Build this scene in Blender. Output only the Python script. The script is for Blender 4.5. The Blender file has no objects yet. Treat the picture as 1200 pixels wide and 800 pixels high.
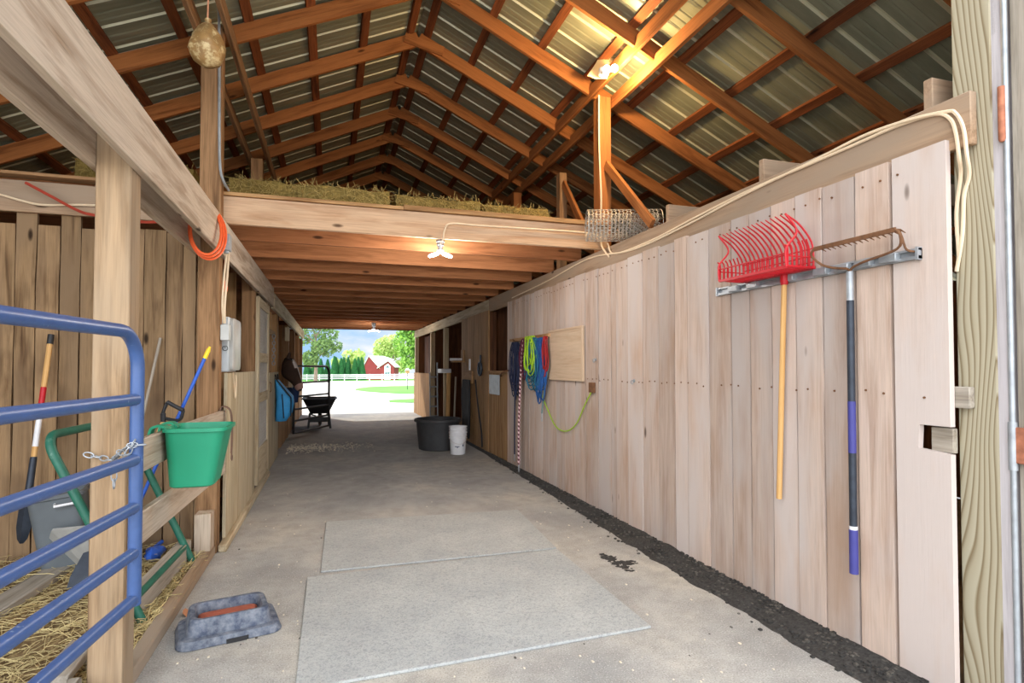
import bpy, math, random
from mathutils import Vector, Matrix, noise
random.seed(11)
SC = bpy.context.scene
C = SC.collection
R = math.radians
def rnd(a, b): return random.uniform(a, b)

# ------------------------------------------------------------------ camera
F, YAW, PITCH, EYE, SHIFT = 667.0, R(17.6), R(1.4), 1.5, 13.7
cam = bpy.data.cameras.new('camera'); cam.sensor_width = 36; cam.lens = 36*F/1200
cam.shift_y = SHIFT/1200; cam.clip_start = 0.05; cam.clip_end = 1000
co = bpy.data.objects.new('camera', cam); C.objects.link(co)
co.location = (0, 0, EYE); co.rotation_euler = (R(90)+PITCH, 0, -YAW); SC.camera = co
RT = Vector((math.cos(YAW), -math.sin(YAW), 0))
FW = Vector((math.sin(YAW)*math.cos(PITCH), math.cos(YAW)*math.cos(PITCH), math.sin(PITCH)))
UP = RT.cross(FW)
def ray(px, py): return RT*((px-600)/F) + UP*((400-py+SHIFT)/F) + FW
def P(px, py, X=None, Y=None, Z=None, D=None):
    """world point seen at a photo pixel on the plane X=, Y=, Z= or at depth D"""
    r = ray(px, py)
    if X is not None: t = X/r.x
    elif Y is not None: t = Y/r.y
    elif Z is not None: t = (Z-EYE)/r.z
    else: t = D
    return Vector((0, 0, EYE)) + r*t

# ------------------------------------------------------------------ mesh builder
class MB:
    def __init__(s): s.v=[]; s.f=[]; s.g=[]; s.t=[]; s.m=[]; s.s=[]
    def add(s, vs, fs, gco=None, tint=None, mat=0, smooth=False):
        o = len(s.v); off = Vector((rnd(0,40), rnd(0,40), rnd(0,40)))
        tint = random.random() if tint is None else tint
        for i, v in enumerate(vs):
            v = Vector(v); s.v.append(v)
            s.g.append(Vector(gco[i]) if gco else v+off); s.t.append(tint)
        for f in fs:
            s.f.append([o+i for i in f]); s.m.append(mat); s.s.append(smooth)
    def box(s, a, b, grain=2, tint=None, mat=0):
        a, b = Vector(a), Vector(b); c = (a+b)/2; h = (b-a)/2
        ax = [Vector((1,0,0)), Vector((0,1,0)), Vector((0,0,1))]
        o = [0,1,2]; o.remove(grain)
        s.obox(c, ax[grain]*abs(h[grain]), ax[o[0]]*abs(h[o[0]]), ax[o[1]]*abs(h[o[1]]), tint, mat)
    def obox(s, c, l, w, h, tint=None, mat=0):
        """box from its centre and three half-vectors; grain runs along l"""
        c=Vector(c); vs=[]; g=[]; off=Vector((rnd(0,40),rnd(0,40),rnd(0,40)))
        L,W,H=l.length,w.length,h.length
        for i in (-1,1):
            for j in (-1,1):
                for k in (-1,1):
                    vs.append(c+l*i+w*j+h*k); g.append(off+Vector((L*i,W*j,H*k)))
        fs=[(0,1,3,2),(4,6,7,5),(0,4,5,1),(2,3,7,6),(0,2,6,4),(1,5,7,3)]
        if l.cross(w).dot(h) < 0: fs=[tuple(reversed(f)) for f in fs]
        s.add(vs, fs, g, tint, mat)
    def beam(s, p0, p1, w, h, up=(0,0,1), tint=None, mat=0):
        p0,p1=Vector(p0),Vector(p1); d=(p1-p0); t=d.normalized(); up=Vector(up)
        sd=t.cross(up)
        if sd.length<1e-4: sd=t.cross(Vector((0,1,0)))
        sd.normalize(); u=sd.cross(t).normalized()
        s.obox((p0+p1)/2, d/2, sd*w/2, u*h/2, tint, mat)
    def tube(s, pts, r, seg=8, closed=False, caps=True, mat=0, smooth=True, tint=None):
        pts=[Vector(p) for p in pts]; n=len(pts)
        if n<2: return
        rs = r if isinstance(r,(list,tuple)) else [r]*n
        tan=[]
        for i in range(n):
            a=pts[(i-1)%n] if (closed or i>0) else pts[i]
            b=pts[(i+1)%n] if (closed or i<n-1) else pts[i]
            t=(b-a); tan.append(t.normalized() if t.length>1e-9 else Vector((0,0,1)))
        ref=Vector((0,0,1)) if abs(tan[0].z)<.9 else Vector((1,0,0))
        nrm=tan[0].cross(ref).normalized(); vs=[]; g=[]; L=0; o0=rnd(0,9)
        for i in range(n):
            if i:
                nrm=nrm-tan[i]*nrm.dot(tan[i])
                nrm = nrm.normalized() if nrm.length>1e-6 else tan[i].orthogonal().normalized()
                L+=(pts[i]-pts[i-1]).length
            bi=tan[i].cross(nrm)
            for k in range(seg):
                a=2*math.pi*k/seg
                vs.append(pts[i]+(nrm*math.cos(a)+bi*math.sin(a))*rs[i]); g.append((L+o0, k/seg, 0))
        fs=[]; m=n if closed else n-1
        for i in range(m):
            for k in range(seg):
                a=i*seg+k; b=i*seg+(k+1)%seg; i2=(i+1)%n
                fs.append((a,b,i2*seg+(k+1)%seg,i2*seg+k))
        if caps and not closed:
            fs.append(tuple(range(seg-1,-1,-1))); fs.append(tuple((n-1)*seg+k for k in range(seg)))
        s.add(vs,fs,g,tint,mat,smooth)
    def rings(s, rs, closed_u=True, caps=(True,True), mat=0, smooth=True, mats=None):
        n=len(rs[0]); vs=[v for r in rs for v in r]; o=len(s.v); fs=[]
        for i in range(len(rs)-1):
            for k in range(n if closed_u else n-1):
                fs.append((i*n+k,i*n+(k+1)%n,(i+1)*n+(k+1)%n,(i+1)*n+k))
        nf=len(fs)
        if caps[0]: fs.append(tuple(range(n-1,-1,-1)))
        if caps[1]: fs.append(tuple((len(rs)-1)*n+k for k in range(n)))
        base=len(s.m)
        s.add(vs,fs,None,None,mat,smooth)
        if mats:
            for i in range(len(rs)-1):
                for k in range(n): 
                    q=mats(i,k)
                    if q is not None: s.m[base+i*n+k]=q
    def lathe(s, c, prof, seg=24, mat=0, axis=None, smooth=True, sx=1, sy=1):
        c=Vector(c); M=Matrix.Identity(3)
        if axis is not None: M=Vector((0,0,1)).rotation_difference(Vector(axis)).to_matrix()
        rs=[[c+M@Vector((r*sx*math.cos(2*math.pi*k/seg), r*sy*math.sin(2*math.pi*k/seg), z)) for k in range(seg)] for r,z in prof]
        s.rings(rs, True, (prof[0][0]>1e-4, prof[-1][0]>1e-4), mat, smooth)
    def prism(s, poly, ext, mat=0, tint=None, grain=None):
        poly=[Vector(p) for p in poly]; ext=Vector(ext); n=len(poly)
        vs=poly+[p+ext for p in poly]; off=Vector((rnd(0,40),rnd(0,40),rnd(0,40)))
        g=[]
        for v in vs:
            q=[v.x,v.y,v.z]
            if grain is not None: q=[q[grain]]+[q[i] for i in range(3) if i!=grain]
            g.append(Vector(q)+off)
        fs=[tuple(range(n-1,-1,-1)), tuple(range(n,2*n))]
        for i in range(n): fs.append((i,(i+1)%n,n+(i+1)%n,n+i))
        s.add(vs,fs,g,tint,mat)
    def ellipsoid(s, c, rx, ry, rz, u=12, v=8, jit=0, mat=0, smooth=True):
        c=Vector(c); rs=[]
        for j in range(v+1):
            a=-math.pi/2+math.pi*j/v; ring=[]
            for k in range(u):
                b=2*math.pi*k/u
                d=Vector((math.cos(a)*math.cos(b)*rx, math.cos(a)*math.sin(b)*ry, math.sin(a)*rz))
                if jit: d*=1+jit*noise.noise((c+d)*6/max(rx,ry,rz)*.3)
                ring.append(c+d)
            rs.append(ring)
        s.rings(rs,True,(False,False),mat,smooth)
    def build(s, name, mats, parent=None, bevel=0, sub=0):
        me=bpy.data.meshes.new(name)
        if parent is None:
            xs=[v.x for v in s.v]; ys=[v.y for v in s.v]; zs=[v.z for v in s.v]
            loc=Vector(((min(xs)+max(xs))/2,(min(ys)+max(ys))/2,min(zs)))
        else:
            q=parent; loc=Vector((0,0,0))
            while q is not None: loc+=q.location; q=q.parent
        me.from_pydata([v-loc for v in s.v],[],s.f)
        if not isinstance(mats,(list,tuple)): mats=[mats]
        for m in mats: me.materials.append(m)
        me.polygons.foreach_set('material_index', s.m); me.polygons.foreach_set('use_smooth', s.s)
        a=me.attributes.new('gco','FLOAT_VECTOR','POINT'); a.data.foreach_set('vector',[x for g in s.g for x in g])
        a=me.attributes.new('tint','FLOAT','POINT'); a.data.foreach_set('value', s.t)
        me.update(); me.set_sharp_from_angle(angle=R(38))
        o=bpy.data.objects.new(name,me); C.objects.link(o)
        if parent is None: o.location=loc
        else: o.parent=parent
        if bevel:
            b=o.modifiers.new('bevel','BEVEL'); b.width=bevel; b.segments=1; b.limit_method='ANGLE'; b.angle_limit=R(40)
        if sub:
            b=o.modifiers.new('sub','SUBSURF'); b.levels=sub; b.render_levels=sub
        return o
def tag(o,label,cat,group=None,kind=None):
    o['label']=label; o['category']=cat
    if group: o['group']=group
    if kind: o['kind']=kind
    return o
def thing(name,label,cat,loc,group=None,kind=None):
    o=bpy.data.objects.new(name,None); C.objects.link(o); o.location=loc; o.empty_display_size=.1
    return tag(o,label,cat,group,kind)
def one(fn,name,mat,label,cat,group=None,kind=None,bevel=0):
    m=MB(); fn(m); return tag(m.build(name,mat,None,bevel),label,cat,group,kind)
def part(fn,name,mat,parent,bevel=0,label=None):
    m=MB(); fn(m); o=m.build(name,mat,parent,bevel)
    if label: o['label']=label
    return o
def smooth_path(pts,n=6):
    """Catmull-Rom through the points"""
    pts=[Vector(p) for p in pts]; out=[]
    q=[pts[0]*2-pts[1]]+pts+[pts[-1]*2-pts[-2]]
    for i in range(1,len(q)-2):
        a,b,c,d=q[i-1:i+3]
        for k in range(n):
            t=k/n
            out.append(.5*((2*b)+(c-a)*t+(2*a-5*b+4*c-d)*t*t+(3*b-a-3*c+d)*t**3))
    out.append(pts[-1]); return out
ORD=['first','second','third','fourth','fifth','sixth','seventh','eighth','ninth','tenth','eleventh','twelfth','thirteenth','fourteenth','fifteenth','sixteenth','seventeenth','eighteenth','nineteenth','twentieth']

# ------------------------------------------------------------------ materials
def srgb(r,g,b):
    f=lambda c:((c/255+.055)/1.055)**2.4 if c>10 else c/255/12.92
    return (f(r),f(g),f(b),1)
class N:
    def __init__(s,name):
        s.m=bpy.data.materials.new(name); s.m.use_nodes=True; s.t=s.m.node_tree
        s.b=s.t.nodes['Principled BSDF']
    def n(s,typ,**kw):
        x=s.t.nodes.new(typ)
        for k,v in kw.items():
            if k.startswith('i_'): x.inputs[k[2:].replace('_',' ')].default_value=v
            else: setattr(x,k,v)
        return x
    def l(s,a,b): s.t.links.new(a,b)
    def attr(s,name): return s.n('ShaderNodeAttribute',attribute_name=name)
    def mapv(s,src,scale,loc=(0,0,0)):
        x=s.n('ShaderNodeMapping'); x.inputs['Scale'].default_value=scale; x.inputs['Location'].default_value=loc
        s.l(src,x.inputs['Vector']); return x.outputs[0]
    def noise(s,vec,scale,detail=5,rough=.55,dist=0):
        x=s.n('ShaderNodeTexNoise'); x.inputs['Scale'].default_value=scale; x.inputs['Detail'].default_value=detail
        x.inputs['Roughness'].default_value=rough; x.inputs['Distortion'].default_value=dist
        s.l(vec,x.inputs['Vector']); return x.outputs['Fac']
    def ramp(s,fac,stops):
        x=s.n('ShaderNodeValToRGB'); e=x.color_ramp.elements
        while len(e)<len(stops): e.new(.5)
        for i,(p,c) in enumerate(stops):
            e[i].position=p; e[i].color=c if len(c)==4 else (*c,1)
        s.l(fac,x.inputs['Fac']); return x.outputs['Color']
    def mix(s,fac,a,b,mode='MIX'):
        x=s.n('ShaderNodeMix',data_type='RGBA',blend_type=mode)
        for sock,val in ((x.inputs[0],fac),(x.inputs[6],a),(x.inputs[7],b)):
            if hasattr(val,'is_output'): s.l(val,sock)
            else: sock.default_value=val
        return x.outputs[2]
    def math(s,op,a,b=0):
        x=s.n('ShaderNodeMath',operation=op)
        for i,val in enumerate((a,b)):
            if hasattr(val,'is_output'): s.l(val,x.inputs[i])
            else: x.inputs[i].default_value=val
        return x.outputs[0]
    def bump(s,h,st,d=.01):
        x=s.n('ShaderNodeBump'); x.inputs['Strength'].default_value=st; x.inputs['Distance'].default_value=d
        s.l(h,x.inputs['Height']); s.l(x.outputs[0],s.b.inputs['Normal'])
    def col(s,c): 
        if hasattr(c,'is_output'): s.l(c,s.b.inputs['Base Color'])
        else: s.b.inputs['Base Color'].default_value=c
    def rm(s,r,m=0): s.b.inputs['Roughness'].default_value=r; s.b.inputs['Metallic'].default_value=m

def wood(name,light,dark,knots=True,rough=.8,tv=.35,weather=None,fine=.35,blotch=None):
    k=N(name); g=k.attr('gco').outputs['Vector']; t=k.attr('tint').outputs['Fac']
    n1=k.noise(k.mapv(g,(.7,9,9)),1.6,5,.6,.6)
    n2=k.noise(k.mapv(g,(2.5,70,70)),1.5,3,.6)
    c=k.ramp(n1,[(.3,dark),(.52,light),(.8,tuple(min(1,x*1.12) for x in light[:3]))])
    f=k.ramp(n2,[(.3,(1-fine,)*3),(.6,(1,1,1))])
    c=k.mix(1,c,f,'MULTIPLY')
    if blotch:
        nb=k.noise(k.mapv(g,(1.3,3,3)),1.2,3,.5)
        c=k.mix(k.ramp(nb,[(.5,(0,0,0)),(.72,(.8,.8,.8))]),c,blotch)
    if weather:
        nw=k.noise(k.mapv(g,(.5,2,2)),1.4,4,.55)
        c=k.mix(k.ramp(nw,[(.42,(0,0,0)),(.62,(1,1,1))]),c,weather)
    if knots:
        v=k.n('ShaderNodeTexVoronoi'); v.inputs['Scale'].default_value=1
        k.l(k.mapv(g,(1.25,3.6,3.6)),v.inputs['Vector'])
        c=k.mix(k.ramp(v.outputs['Distance'],[(.03,(1,1,1)),(.05,(.7,.7,.7)),(.075,(0,0,0))]),c,tuple(x*.28 for x in dark[:3])+(1,))
    tt=k.n('ShaderNodeMapRange'); k.l(t,tt.inputs[0]); tt.inputs[3].default_value=1-tv; tt.inputs[4].default_value=1+tv*.35
    x=k.n('ShaderNodeCombineColor'); 
    for i in range(3): k.l(tt.outputs[0],x.inputs[i])
    c=k.mix(1,c,x.outputs[0],'MULTIPLY')
    k.col(c); k.rm(rough); k.b.inputs['Specular IOR Level'].default_value=.2
    k.bump(n2,.25,.004); return k.m
def plain(name,c,rough=.5,metal=0,var=.15,scale=8,bump=0,spec=.4,dirt=None,dscale=3,dlo=.5,dhi=.7):
    k=N(name); tc=k.n('ShaderNodeTexCoord').outputs['Object']
    n=k.noise(tc,scale,5)
    cc=k.ramp(n,[(.3,tuple(x*(1-var) for x in c[:3])),(.7,tuple(min(1,x*(1+var)) for x in c[:3]))])
    if dirt:
        d=k.noise(tc,dscale,6,.65)
        cc=k.mix(k.ramp(d,[(dlo,(0,0,0)),(dhi,(1,1,1))]),cc,dirt)
    k.col(cc); k.rm(rough,metal); k.b.inputs['Specular IOR Level'].default_value=spec
    if bump: k.bump(n,bump,.01)
    return k.m
def glow(name,c,s):
    k=N(name); k.b.inputs['Emission Color'].default_value=c; k.b.inputs['Emission Strength'].default_value=s; k.col(c)
    return k.m

W={}
W['plank']=wood('pale_plank_wood',srgb(202,180,165),srgb(178,152,135),tv=.22,weather=srgb(196,183,176),fine=.16,blotch=srgb(182,152,130))
W['grey_beam']=wood('weathered_beam_wood',srgb(174,144,116),srgb(126,96,70),tv=.1,weather=srgb(156,136,116),fine=.25)
W['left_beam']=wood('pale_beam_wood',srgb(192,174,154),srgb(150,126,102),tv=.12,fine=.22)
W['post']=wood('pine_post_wood',srgb(168,140,108),srgb(116,88,60),tv=.1,fine=.3,weather=srgb(154,134,110))
W['brown_post']=wood('brown_post_wood',srgb(154,118,84),srgb(108,78,52),tv=.12,fine=.3)
W['rafter']=wood('orange_rafter_wood',srgb(164,104,58),srgb(118,68,34),tv=.2,fine=.22)
W['purlin']=wood('red_brown_purlin_wood',srgb(140,82,48),srgb(86,46,26),tv=.3,fine=.3)
W['joist']=wood('joist_wood',srgb(186,126,84),srgb(144,92,58),tv=.25,fine=.2)
W['rim']=wood('rim_board_wood',srgb(204,170,138),srgb(176,136,102),tv=.08,fine=.18)
W['back']=wood('rough_back_plank_wood',srgb(160,130,96),srgb(98,72,48),tv=.35,fine=.3,blotch=srgb(74,52,36),weather=srgb(146,120,92))
W['cream']=wood('cream_plank_wood',srgb(200,184,154),srgb(164,142,110),tv=.15,fine=.2,knots=False)
W['warm']=wood('tan_plank_wood',srgb(182,142,98),srgb(136,98,62),tv=.2,fine=.25)
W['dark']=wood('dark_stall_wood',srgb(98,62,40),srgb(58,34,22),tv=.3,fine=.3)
W['curb']=wood('grey_brown_curb_wood',srgb(168,140,112),srgb(122,96,72),tv=.1,fine=.25,weather=srgb(156,140,122))
W['treated']=None
W['grey']=wood('grey_weathered_wood',srgb(176,166,152),srgb(130,118,102),tv=.2,fine=.25)
W['handle']=wood('ash_handle_wood',srgb(214,170,112),srgb(190,142,84),knots=False,tv=.05,fine=.12)
W['ply']=wood('plywood_sheet',srgb(202,178,152),srgb(188,160,132),tv=.05,fine=.1)

def treated():
    k=N('treated_pine_wood'); g=k.attr('gco').outputs['Vector']
    d=k.noise(k.mapv(g,(.55,2.2,2.2)),1.0,2,.4)
    sx=k.n('ShaderNodeSeparateXYZ'); k.l(g,sx.inputs[0])
    v=k.math('ADD',k.math('MULTIPLY',k.math('ADD',sx.outputs[1],sx.outputs[2]),36),k.math('MULTIPLY',d,19))
    fr=k.math('FRACT',v)
    c=k.ramp(fr,[(0,srgb(172,164,142)),(.55,srgb(162,152,128)),(.86,srgb(120,104,78)),(1,srgb(168,160,136))])
    k.col(c); k.rm(.8); k.b.inputs['Specular IOR Level'].default_value=.2; k.bump(fr,.2,.004); return k.m
W['treated']=treated()

M={}
M['blue_paint']=plain('blue_gate_paint',srgb(60,86,134),.38,.0,.1,20,.05,.5,dirt=srgb(130,144,168),dscale=26,dlo=.66,dhi=.74)
M['green_paint']=plain('dark_green_paint',srgb(36,98,80),.45,0,.15,20,.05,.4,dirt=srgb(110,140,125),dscale=14,dlo=.62,dhi=.75)
M['black_paint']=plain('black_gate_paint',srgb(34,34,36),.5)
M['black_plastic']=plain('black_plastic',srgb(40,40,42),.5,0,.2,6,.1)
M['rubber_tub']=plain('black_rubber_tub',srgb(58,58,60),.6,0,.2,6,.1)
M['green_plastic']=plain('green_plastic',srgb(34,140,104),.45,0,.06,5,.03,.4)
M['red_plastic']=plain('red_plastic',srgb(186,24,36),.45,0,.05)
M['white_plastic']=plain('white_plastic',srgb(225,225,228),.45,0,.06)
M['grey_plastic']=plain('grey_plastic',srgb(92,98,102),.55,0,.15,5)
M['galv']=plain('galvanised_steel',srgb(158,163,168),.45,.4,.2,12)
M['panel_grey']=plain('light_grey_enamel',srgb(196,202,206),.42,.1,.08,5)
M['cover_grey']=plain('grey_enamel_cover',srgb(176,176,172),.45,.1,.1,9)
M['rust']=plain('rusty_iron',srgb(120,84,58),.75,.3,.3,20,.3)
M['orange_rust']=plain('orange_rust_iron',srgb(164,104,78),.75,.1,.35,24,.3)
M['dark_steel']=plain('dark_steel',srgb(54,60,70),.5,.4,.2,20)
M['violet']=plain('violet_blue_grip',srgb(62,62,130),.55,0,.08)
M['blue_fabric']=plain('blue_nylon',srgb(58,152,214),.7,0,.12,6,.2)
M['navy_fabric']=plain('navy_nylon',srgb(28,52,92),.7,0,.2,6,.2)
M['black_fabric']=plain('black_webbing',srgb(30,30,34),.8)
M['blue_handle']=plain('blue_metal_handle',srgb(44,92,190),.35,0,.08)
M['yellow']=plain('yellow_plastic',srgb(244,206,48),.45,0,.06)
M['orange']=plain('orange_cord',srgb(228,96,48),.55,0,.08)
M['redcord']=plain('dull_red_cord',srgb(160,58,40),.6,0,.1)
M['white_cable']=plain('cream_cable',srgb(222,200,170),.5,0,.05)
M['leather']=plain('brown_leather',srgb(110,84,70),.65,0,.25,12)
M['navy_rope']=plain('navy_rope',srgb(34,40,66),.85,0,.25,40)
M['maroon']=plain('maroon_rope',srgb(92,34,54),.85,0,.3,40)
M['lime']=plain('lime_rope',srgb(156,196,44),.8,0,.12,40)
M['teal']=plain('teal_rope',srgb(36,100,124),.85,0,.25,40)
M['royal']=plain('blue_rope',srgb(32,78,138),.85,0,.2,40)
M['redrope']=plain('red_rope',srgb(152,34,36),.85,0,.2,40)
M['greyrope']=plain('grey_green_rope',srgb(110,134,134),.85,0,.2,40)
M['mineral']=plain('red_mineral_block',srgb(158,86,66),.9,0,.18,30,.3)
M['pan']=plain('dusty_black_rubber',srgb(66,74,92),.65,0,.2,10,.1,.3,dirt=srgb(150,154,160),dscale=22,dlo=.36,dhi=.85)
M['straw']=plain('straw',srgb(196,178,128),.8,0,.3,4)
M['straw_dark']=plain('trampled_straw',srgb(112,92,66),.95,0,.45,14,.8,.1,dirt=srgb(170,150,108),dscale=30,dlo=.5,dhi=.62)
M['straw_dull']=plain('dull_hay_stalks',srgb(158,138,82),.85,0,.3,4)
M['hay']=plain('hay_bale',srgb(126,108,60),.95,0,.4,30,.9,.1)
M['blackdirt']=plain('black_crumbs',srgb(62,60,58),.9,0,.4,60,.9,.2)
M['crumb']=plain('grey_crumbs',srgb(86,82,76),.9,0,.4,60)
M['pale_chip']=plain('pale_chips',srgb(214,204,184),.9,0,.2,20)
M['bag']=plain('dirty_bag',srgb(150,118,74),.5,0,.3,10,.6,.4,dirt=srgb(206,186,140),dscale=16,dlo=.5,dhi=.62)
M['twine']=plain('pink_twine',srgb(196,140,110),.8)
M['wire']=plain('wire_steel',srgb(190,184,176),.5,.3,.1)
M['horse']=plain('dark_bay_coat',srgb(62,44,34),.65,0,.25,8)
M['blaze']=plain('white_blaze_hair',srgb(216,206,200),.7,0,.08)
M['muzzle']=plain('pink_muzzle_skin',srgb(176,136,124),.6,0,.12)
M['fence_white']=plain('white_fence_paint',srgb(244,244,244),.6,0,.03)
M['barn_red']=plain('barn_red_boards',srgb(146,60,60),.8,0,.1,1)
M['barn_roof']=plain('pale_barn_roof',srgb(236,232,226),.6,0,.04,1)
M['pane']=plain('dark_window_pane',srgb(90,120,130),.15)
M['bark']=plain('tree_bark',srgb(130,116,100),.9,0,.3,2)
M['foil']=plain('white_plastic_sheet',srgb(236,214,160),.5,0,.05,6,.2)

def leaves(name,a,b):
    k=N(name); t=k.attr('tint').outputs['Fac']
    k.col(k.ramp(t,[(0,a),(1,b)])); k.rm(.7)
    k.b.inputs['Transmission Weight'].default_value=0
    tr=k.n('ShaderNodeBsdfTranslucent'); ms=k.n('ShaderNodeMixShader'); ms.inputs[0].default_value=.3
    tr.inputs[0].default_value=b; out=k.t.nodes['Material Output']
    k.l(k.b.outputs[0],ms.inputs[1]); k.l(tr.outputs[0],ms.inputs[2]); k.l(ms.outputs[0],out.inputs[0]); return k.m
M['leaf_oak']=leaves('oak_leaves',srgb(48,80,44),srgb(134,164,94))
M['leaf_maple']=leaves('maple_leaves',srgb(58,110,40),srgb(150,196,84))
M['leaf_lime']=leaves('pale_leaves',srgb(150,176,90),srgb(206,220,140))
M['leaf_cedar']=leaves('cedar_needles',srgb(30,86,52),srgb(66,136,76))

def rope_striped():
    k=N('pink_barber_rope'); g=k.attr('gco').outputs['Vector']; s=k.n('ShaderNodeSeparateXYZ'); k.l(g,s.inputs[0])
    fr=k.math('FRACT',k.math('ADD',k.math('MULTIPLY',s.outputs[0],17),s.outputs[1]))
    k.col(k.ramp(fr,[(.0,srgb(226,196,196)),(.48,srgb(226,196,196)),(.5,srgb(84,24,42)),(1,srgb(84,24,42))])); k.rm(.85); return k.m
M['barber']=rope_striped()

def roof_metal():
    k=N('corrugated_roof_metal'); tc=k.n('ShaderNodeTexCoord').outputs['Object']
    n=k.noise(k.mapv(tc,(.6,4,.6)),2,5,.6)
    k.col(k.ramp(n,[(.3,srgb(116,119,100)),(.7,srgb(148,150,128))])); k.rm(.5,.2); k.b.inputs['Specular IOR Level'].default_value=.5
    return k.m
M['roof']=roof_metal()
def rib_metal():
    k=N('highlight_roof_rib_metal'); k.col(srgb(196,196,170)); k.rm(.4,.2); return k.m  # rib faces coloured lighter to paint in the bright lines of caught light
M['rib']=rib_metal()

def concrete():
    k=N('aisle_concrete'); tc=k.n('ShaderNodeTexCoord').outputs['Object']
    a=k.noise(tc,.9,5,.6); b=k.noise(tc,7,6,.7); sp=k.noise(tc,120,2,.5)
    c=k.ramp(a,[(.32,srgb(148,147,144)),(.5,srgb(172,169,163)),(.7,srgb(192,185,171))])
    c=k.mix(k.ramp(b,[(.35,(.55,)*3),(.6,(0,0,0))]),c,srgb(140,136,130))
    c=k.mix(k.ramp(sp,[(.34,(.5,)*3),(.45,(0,0,0))]),c,srgb(110,108,104))
    c=k.mix(k.ramp(sp,[(.6,(0,0,0)),(.7,(.6,)*3)]),c,srgb(214,210,202))
    k.col(c); k.rm(.85); k.b.inputs['Specular IOR Level'].default_value=.25
    k.bump(k.math('ADD',sp,b),.25,.006); return k.m
M['concrete']=concrete()
def mat_rubber():
    k=N('grey_rubber_mat'); tc=k.n('ShaderNodeTexCoord').outputs['Object']
    a=k.noise(tc,2.2,5,.6); b=k.noise(k.mapv(tc,(1,1,1)),55,3,.6,1.5); d=k.noise(tc,140,2)
    c=k.ramp(a,[(.3,srgb(162,164,163)),(.7,srgb(184,185,181))])
    c=k.mix(k.ramp(b,[(.36,(.5,)*3),(.55,(0,0,0))]),c,srgb(112,116,118))
    k.col(c); k.rm(.8); k.b.inputs['Specular IOR Level'].default_value=.25; k.bump(b,.5,.006); return k.m
M['mat']=mat_rubber()
def gravel():
    k=N('pale_gravel'); tc=k.n('ShaderNodeTexCoord').outputs['Object']
    a=k.noise(tc,.25,5); b=k.noise(tc,30,4)
    c=k.ramp(a,[(.3,srgb(216,206,190)),(.7,srgb(232,224,210))]); c=k.mix(.25,c,k.ramp(b,[(.3,srgb(150,140,126)),(.7,srgb(245,240,232))]))
    k.col(c); k.rm(.95); k.bump(b,.4,.02); return k.m
M['gravel']=gravel()
M['lawn']=plain('lawn_grass',srgb(96,160,58),.9,0,.25,.5,.3)
M['dirt']=plain('stall_dirt',srgb(120,98,74),.95,0,.3,5,.5)

# ------------------------------------------------------------------ world, sun
w=bpy.data.worlds.new('sky'); SC.world=w; w.use_nodes=True; nt=w.node_tree
bg=nt.nodes['Background']
def wn(t): return nt.nodes.new(t)
tc=wn('ShaderNodeTexCoord'); sep=wn('ShaderNodeSeparateXYZ'); nt.links.new(tc.outputs['Generated'],sep.inputs[0])
gr=wn('ShaderNodeValToRGB'); nt.links.new(sep.outputs[2],gr.inputs[0])
e=gr.color_ramp.elements; e[0].position=0; e[0].color=(.40,.66,.98,1); e[1].position=.6; e[1].color=(.26,.46,.85,1)
cn=wn('ShaderNodeTexNoise'); cn.inputs['Scale'].default_value=3.2; cn.inputs['Detail'].default_value=7; cn.inputs['Roughness'].default_value=.55
mp=wn('ShaderNodeMapping'); mp.inputs['Scale'].default_value=(1,1,2.6); mp.inputs['Location'].default_value=(.35,.1,.2)
nt.links.new(tc.outputs['Generated'],mp.inputs[0]); nt.links.new(mp.outputs[0],cn.inputs['Vector'])
cr=wn('ShaderNodeValToRGB'); nt.links.new(cn.outputs['Fac'],cr.inputs[0]); e=cr.color_ramp.elements
e[0].position=.5; e[0].color=(0,0,0,1); e[1].position=.64; e[1].color=(1,1,1,1)
mx=wn('ShaderNodeMix'); mx.data_type='RGBA'; nt.links.new(cr.outputs[0],mx.inputs[0]); nt.links.new(gr.outputs[0],mx.inputs[6]); mx.inputs[7].default_value=(1,.98,.96,1)
# sky brightened and whitened on the open front side, added to light the interior
mr=wn('ShaderNodeMapRange'); dt=wn('ShaderNodeVectorMath'); dt.operation='DOT_PRODUCT'; dt.inputs[1].default_value=(.62,.78,0)
nt.links.new(tc.outputs['Generated'],dt.inputs[0]); nt.links.new(dt.outputs['Value'],mr.inputs[0]); mr.inputs[1].default_value=.6; mr.inputs[2].default_value=-.5
mr.inputs[3].default_value=.72; mr.inputs[4].default_value=3.35
m2=wn('ShaderNodeMapRange'); nt.links.new(dt.outputs['Value'],m2.inputs[0]); m2.inputs[1].default_value=.5; m2.inputs[2].default_value=-.3
m2.inputs[3].default_value=0; m2.inputs[4].default_value=.9
mx2=wn('ShaderNodeMix'); mx2.data_type='RGBA'; nt.links.new(m2.outputs[0],mx2.inputs[0]); nt.links.new(mx.outputs[2],mx2.inputs[6]); mx2.inputs[7].default_value=(.96,.98,1,1)
nt.links.new(mr.outputs[0],bg.inputs['Strength']); nt.links.new(mx2.outputs[2],bg.inputs['Color'])
sl=bpy.data.lights.new('sun','SUN'); sl.energy=3.3; sl.angle=R(.6); sl.color=(1,.95,.87)
so=bpy.data.objects.new('sun',sl); C.objects.link(so)
az,el=R(-28),R(40)
sd=Vector((math.sin(az)*math.cos(el),math.cos(az)*math.cos(el),math.sin(el)))
so.rotation_euler=sd.to_track_quat('Z','Y').to_euler()
def lamp(p,e,c,r=.05):
    l=bpy.data.lights.new('bulb_light','POINT'); l.energy=e; l.color=c; l.shadow_soft_size=r
    o=bpy.data.objects.new('bulb_light',l); C.objects.link(o); o.location=p; return o

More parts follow.
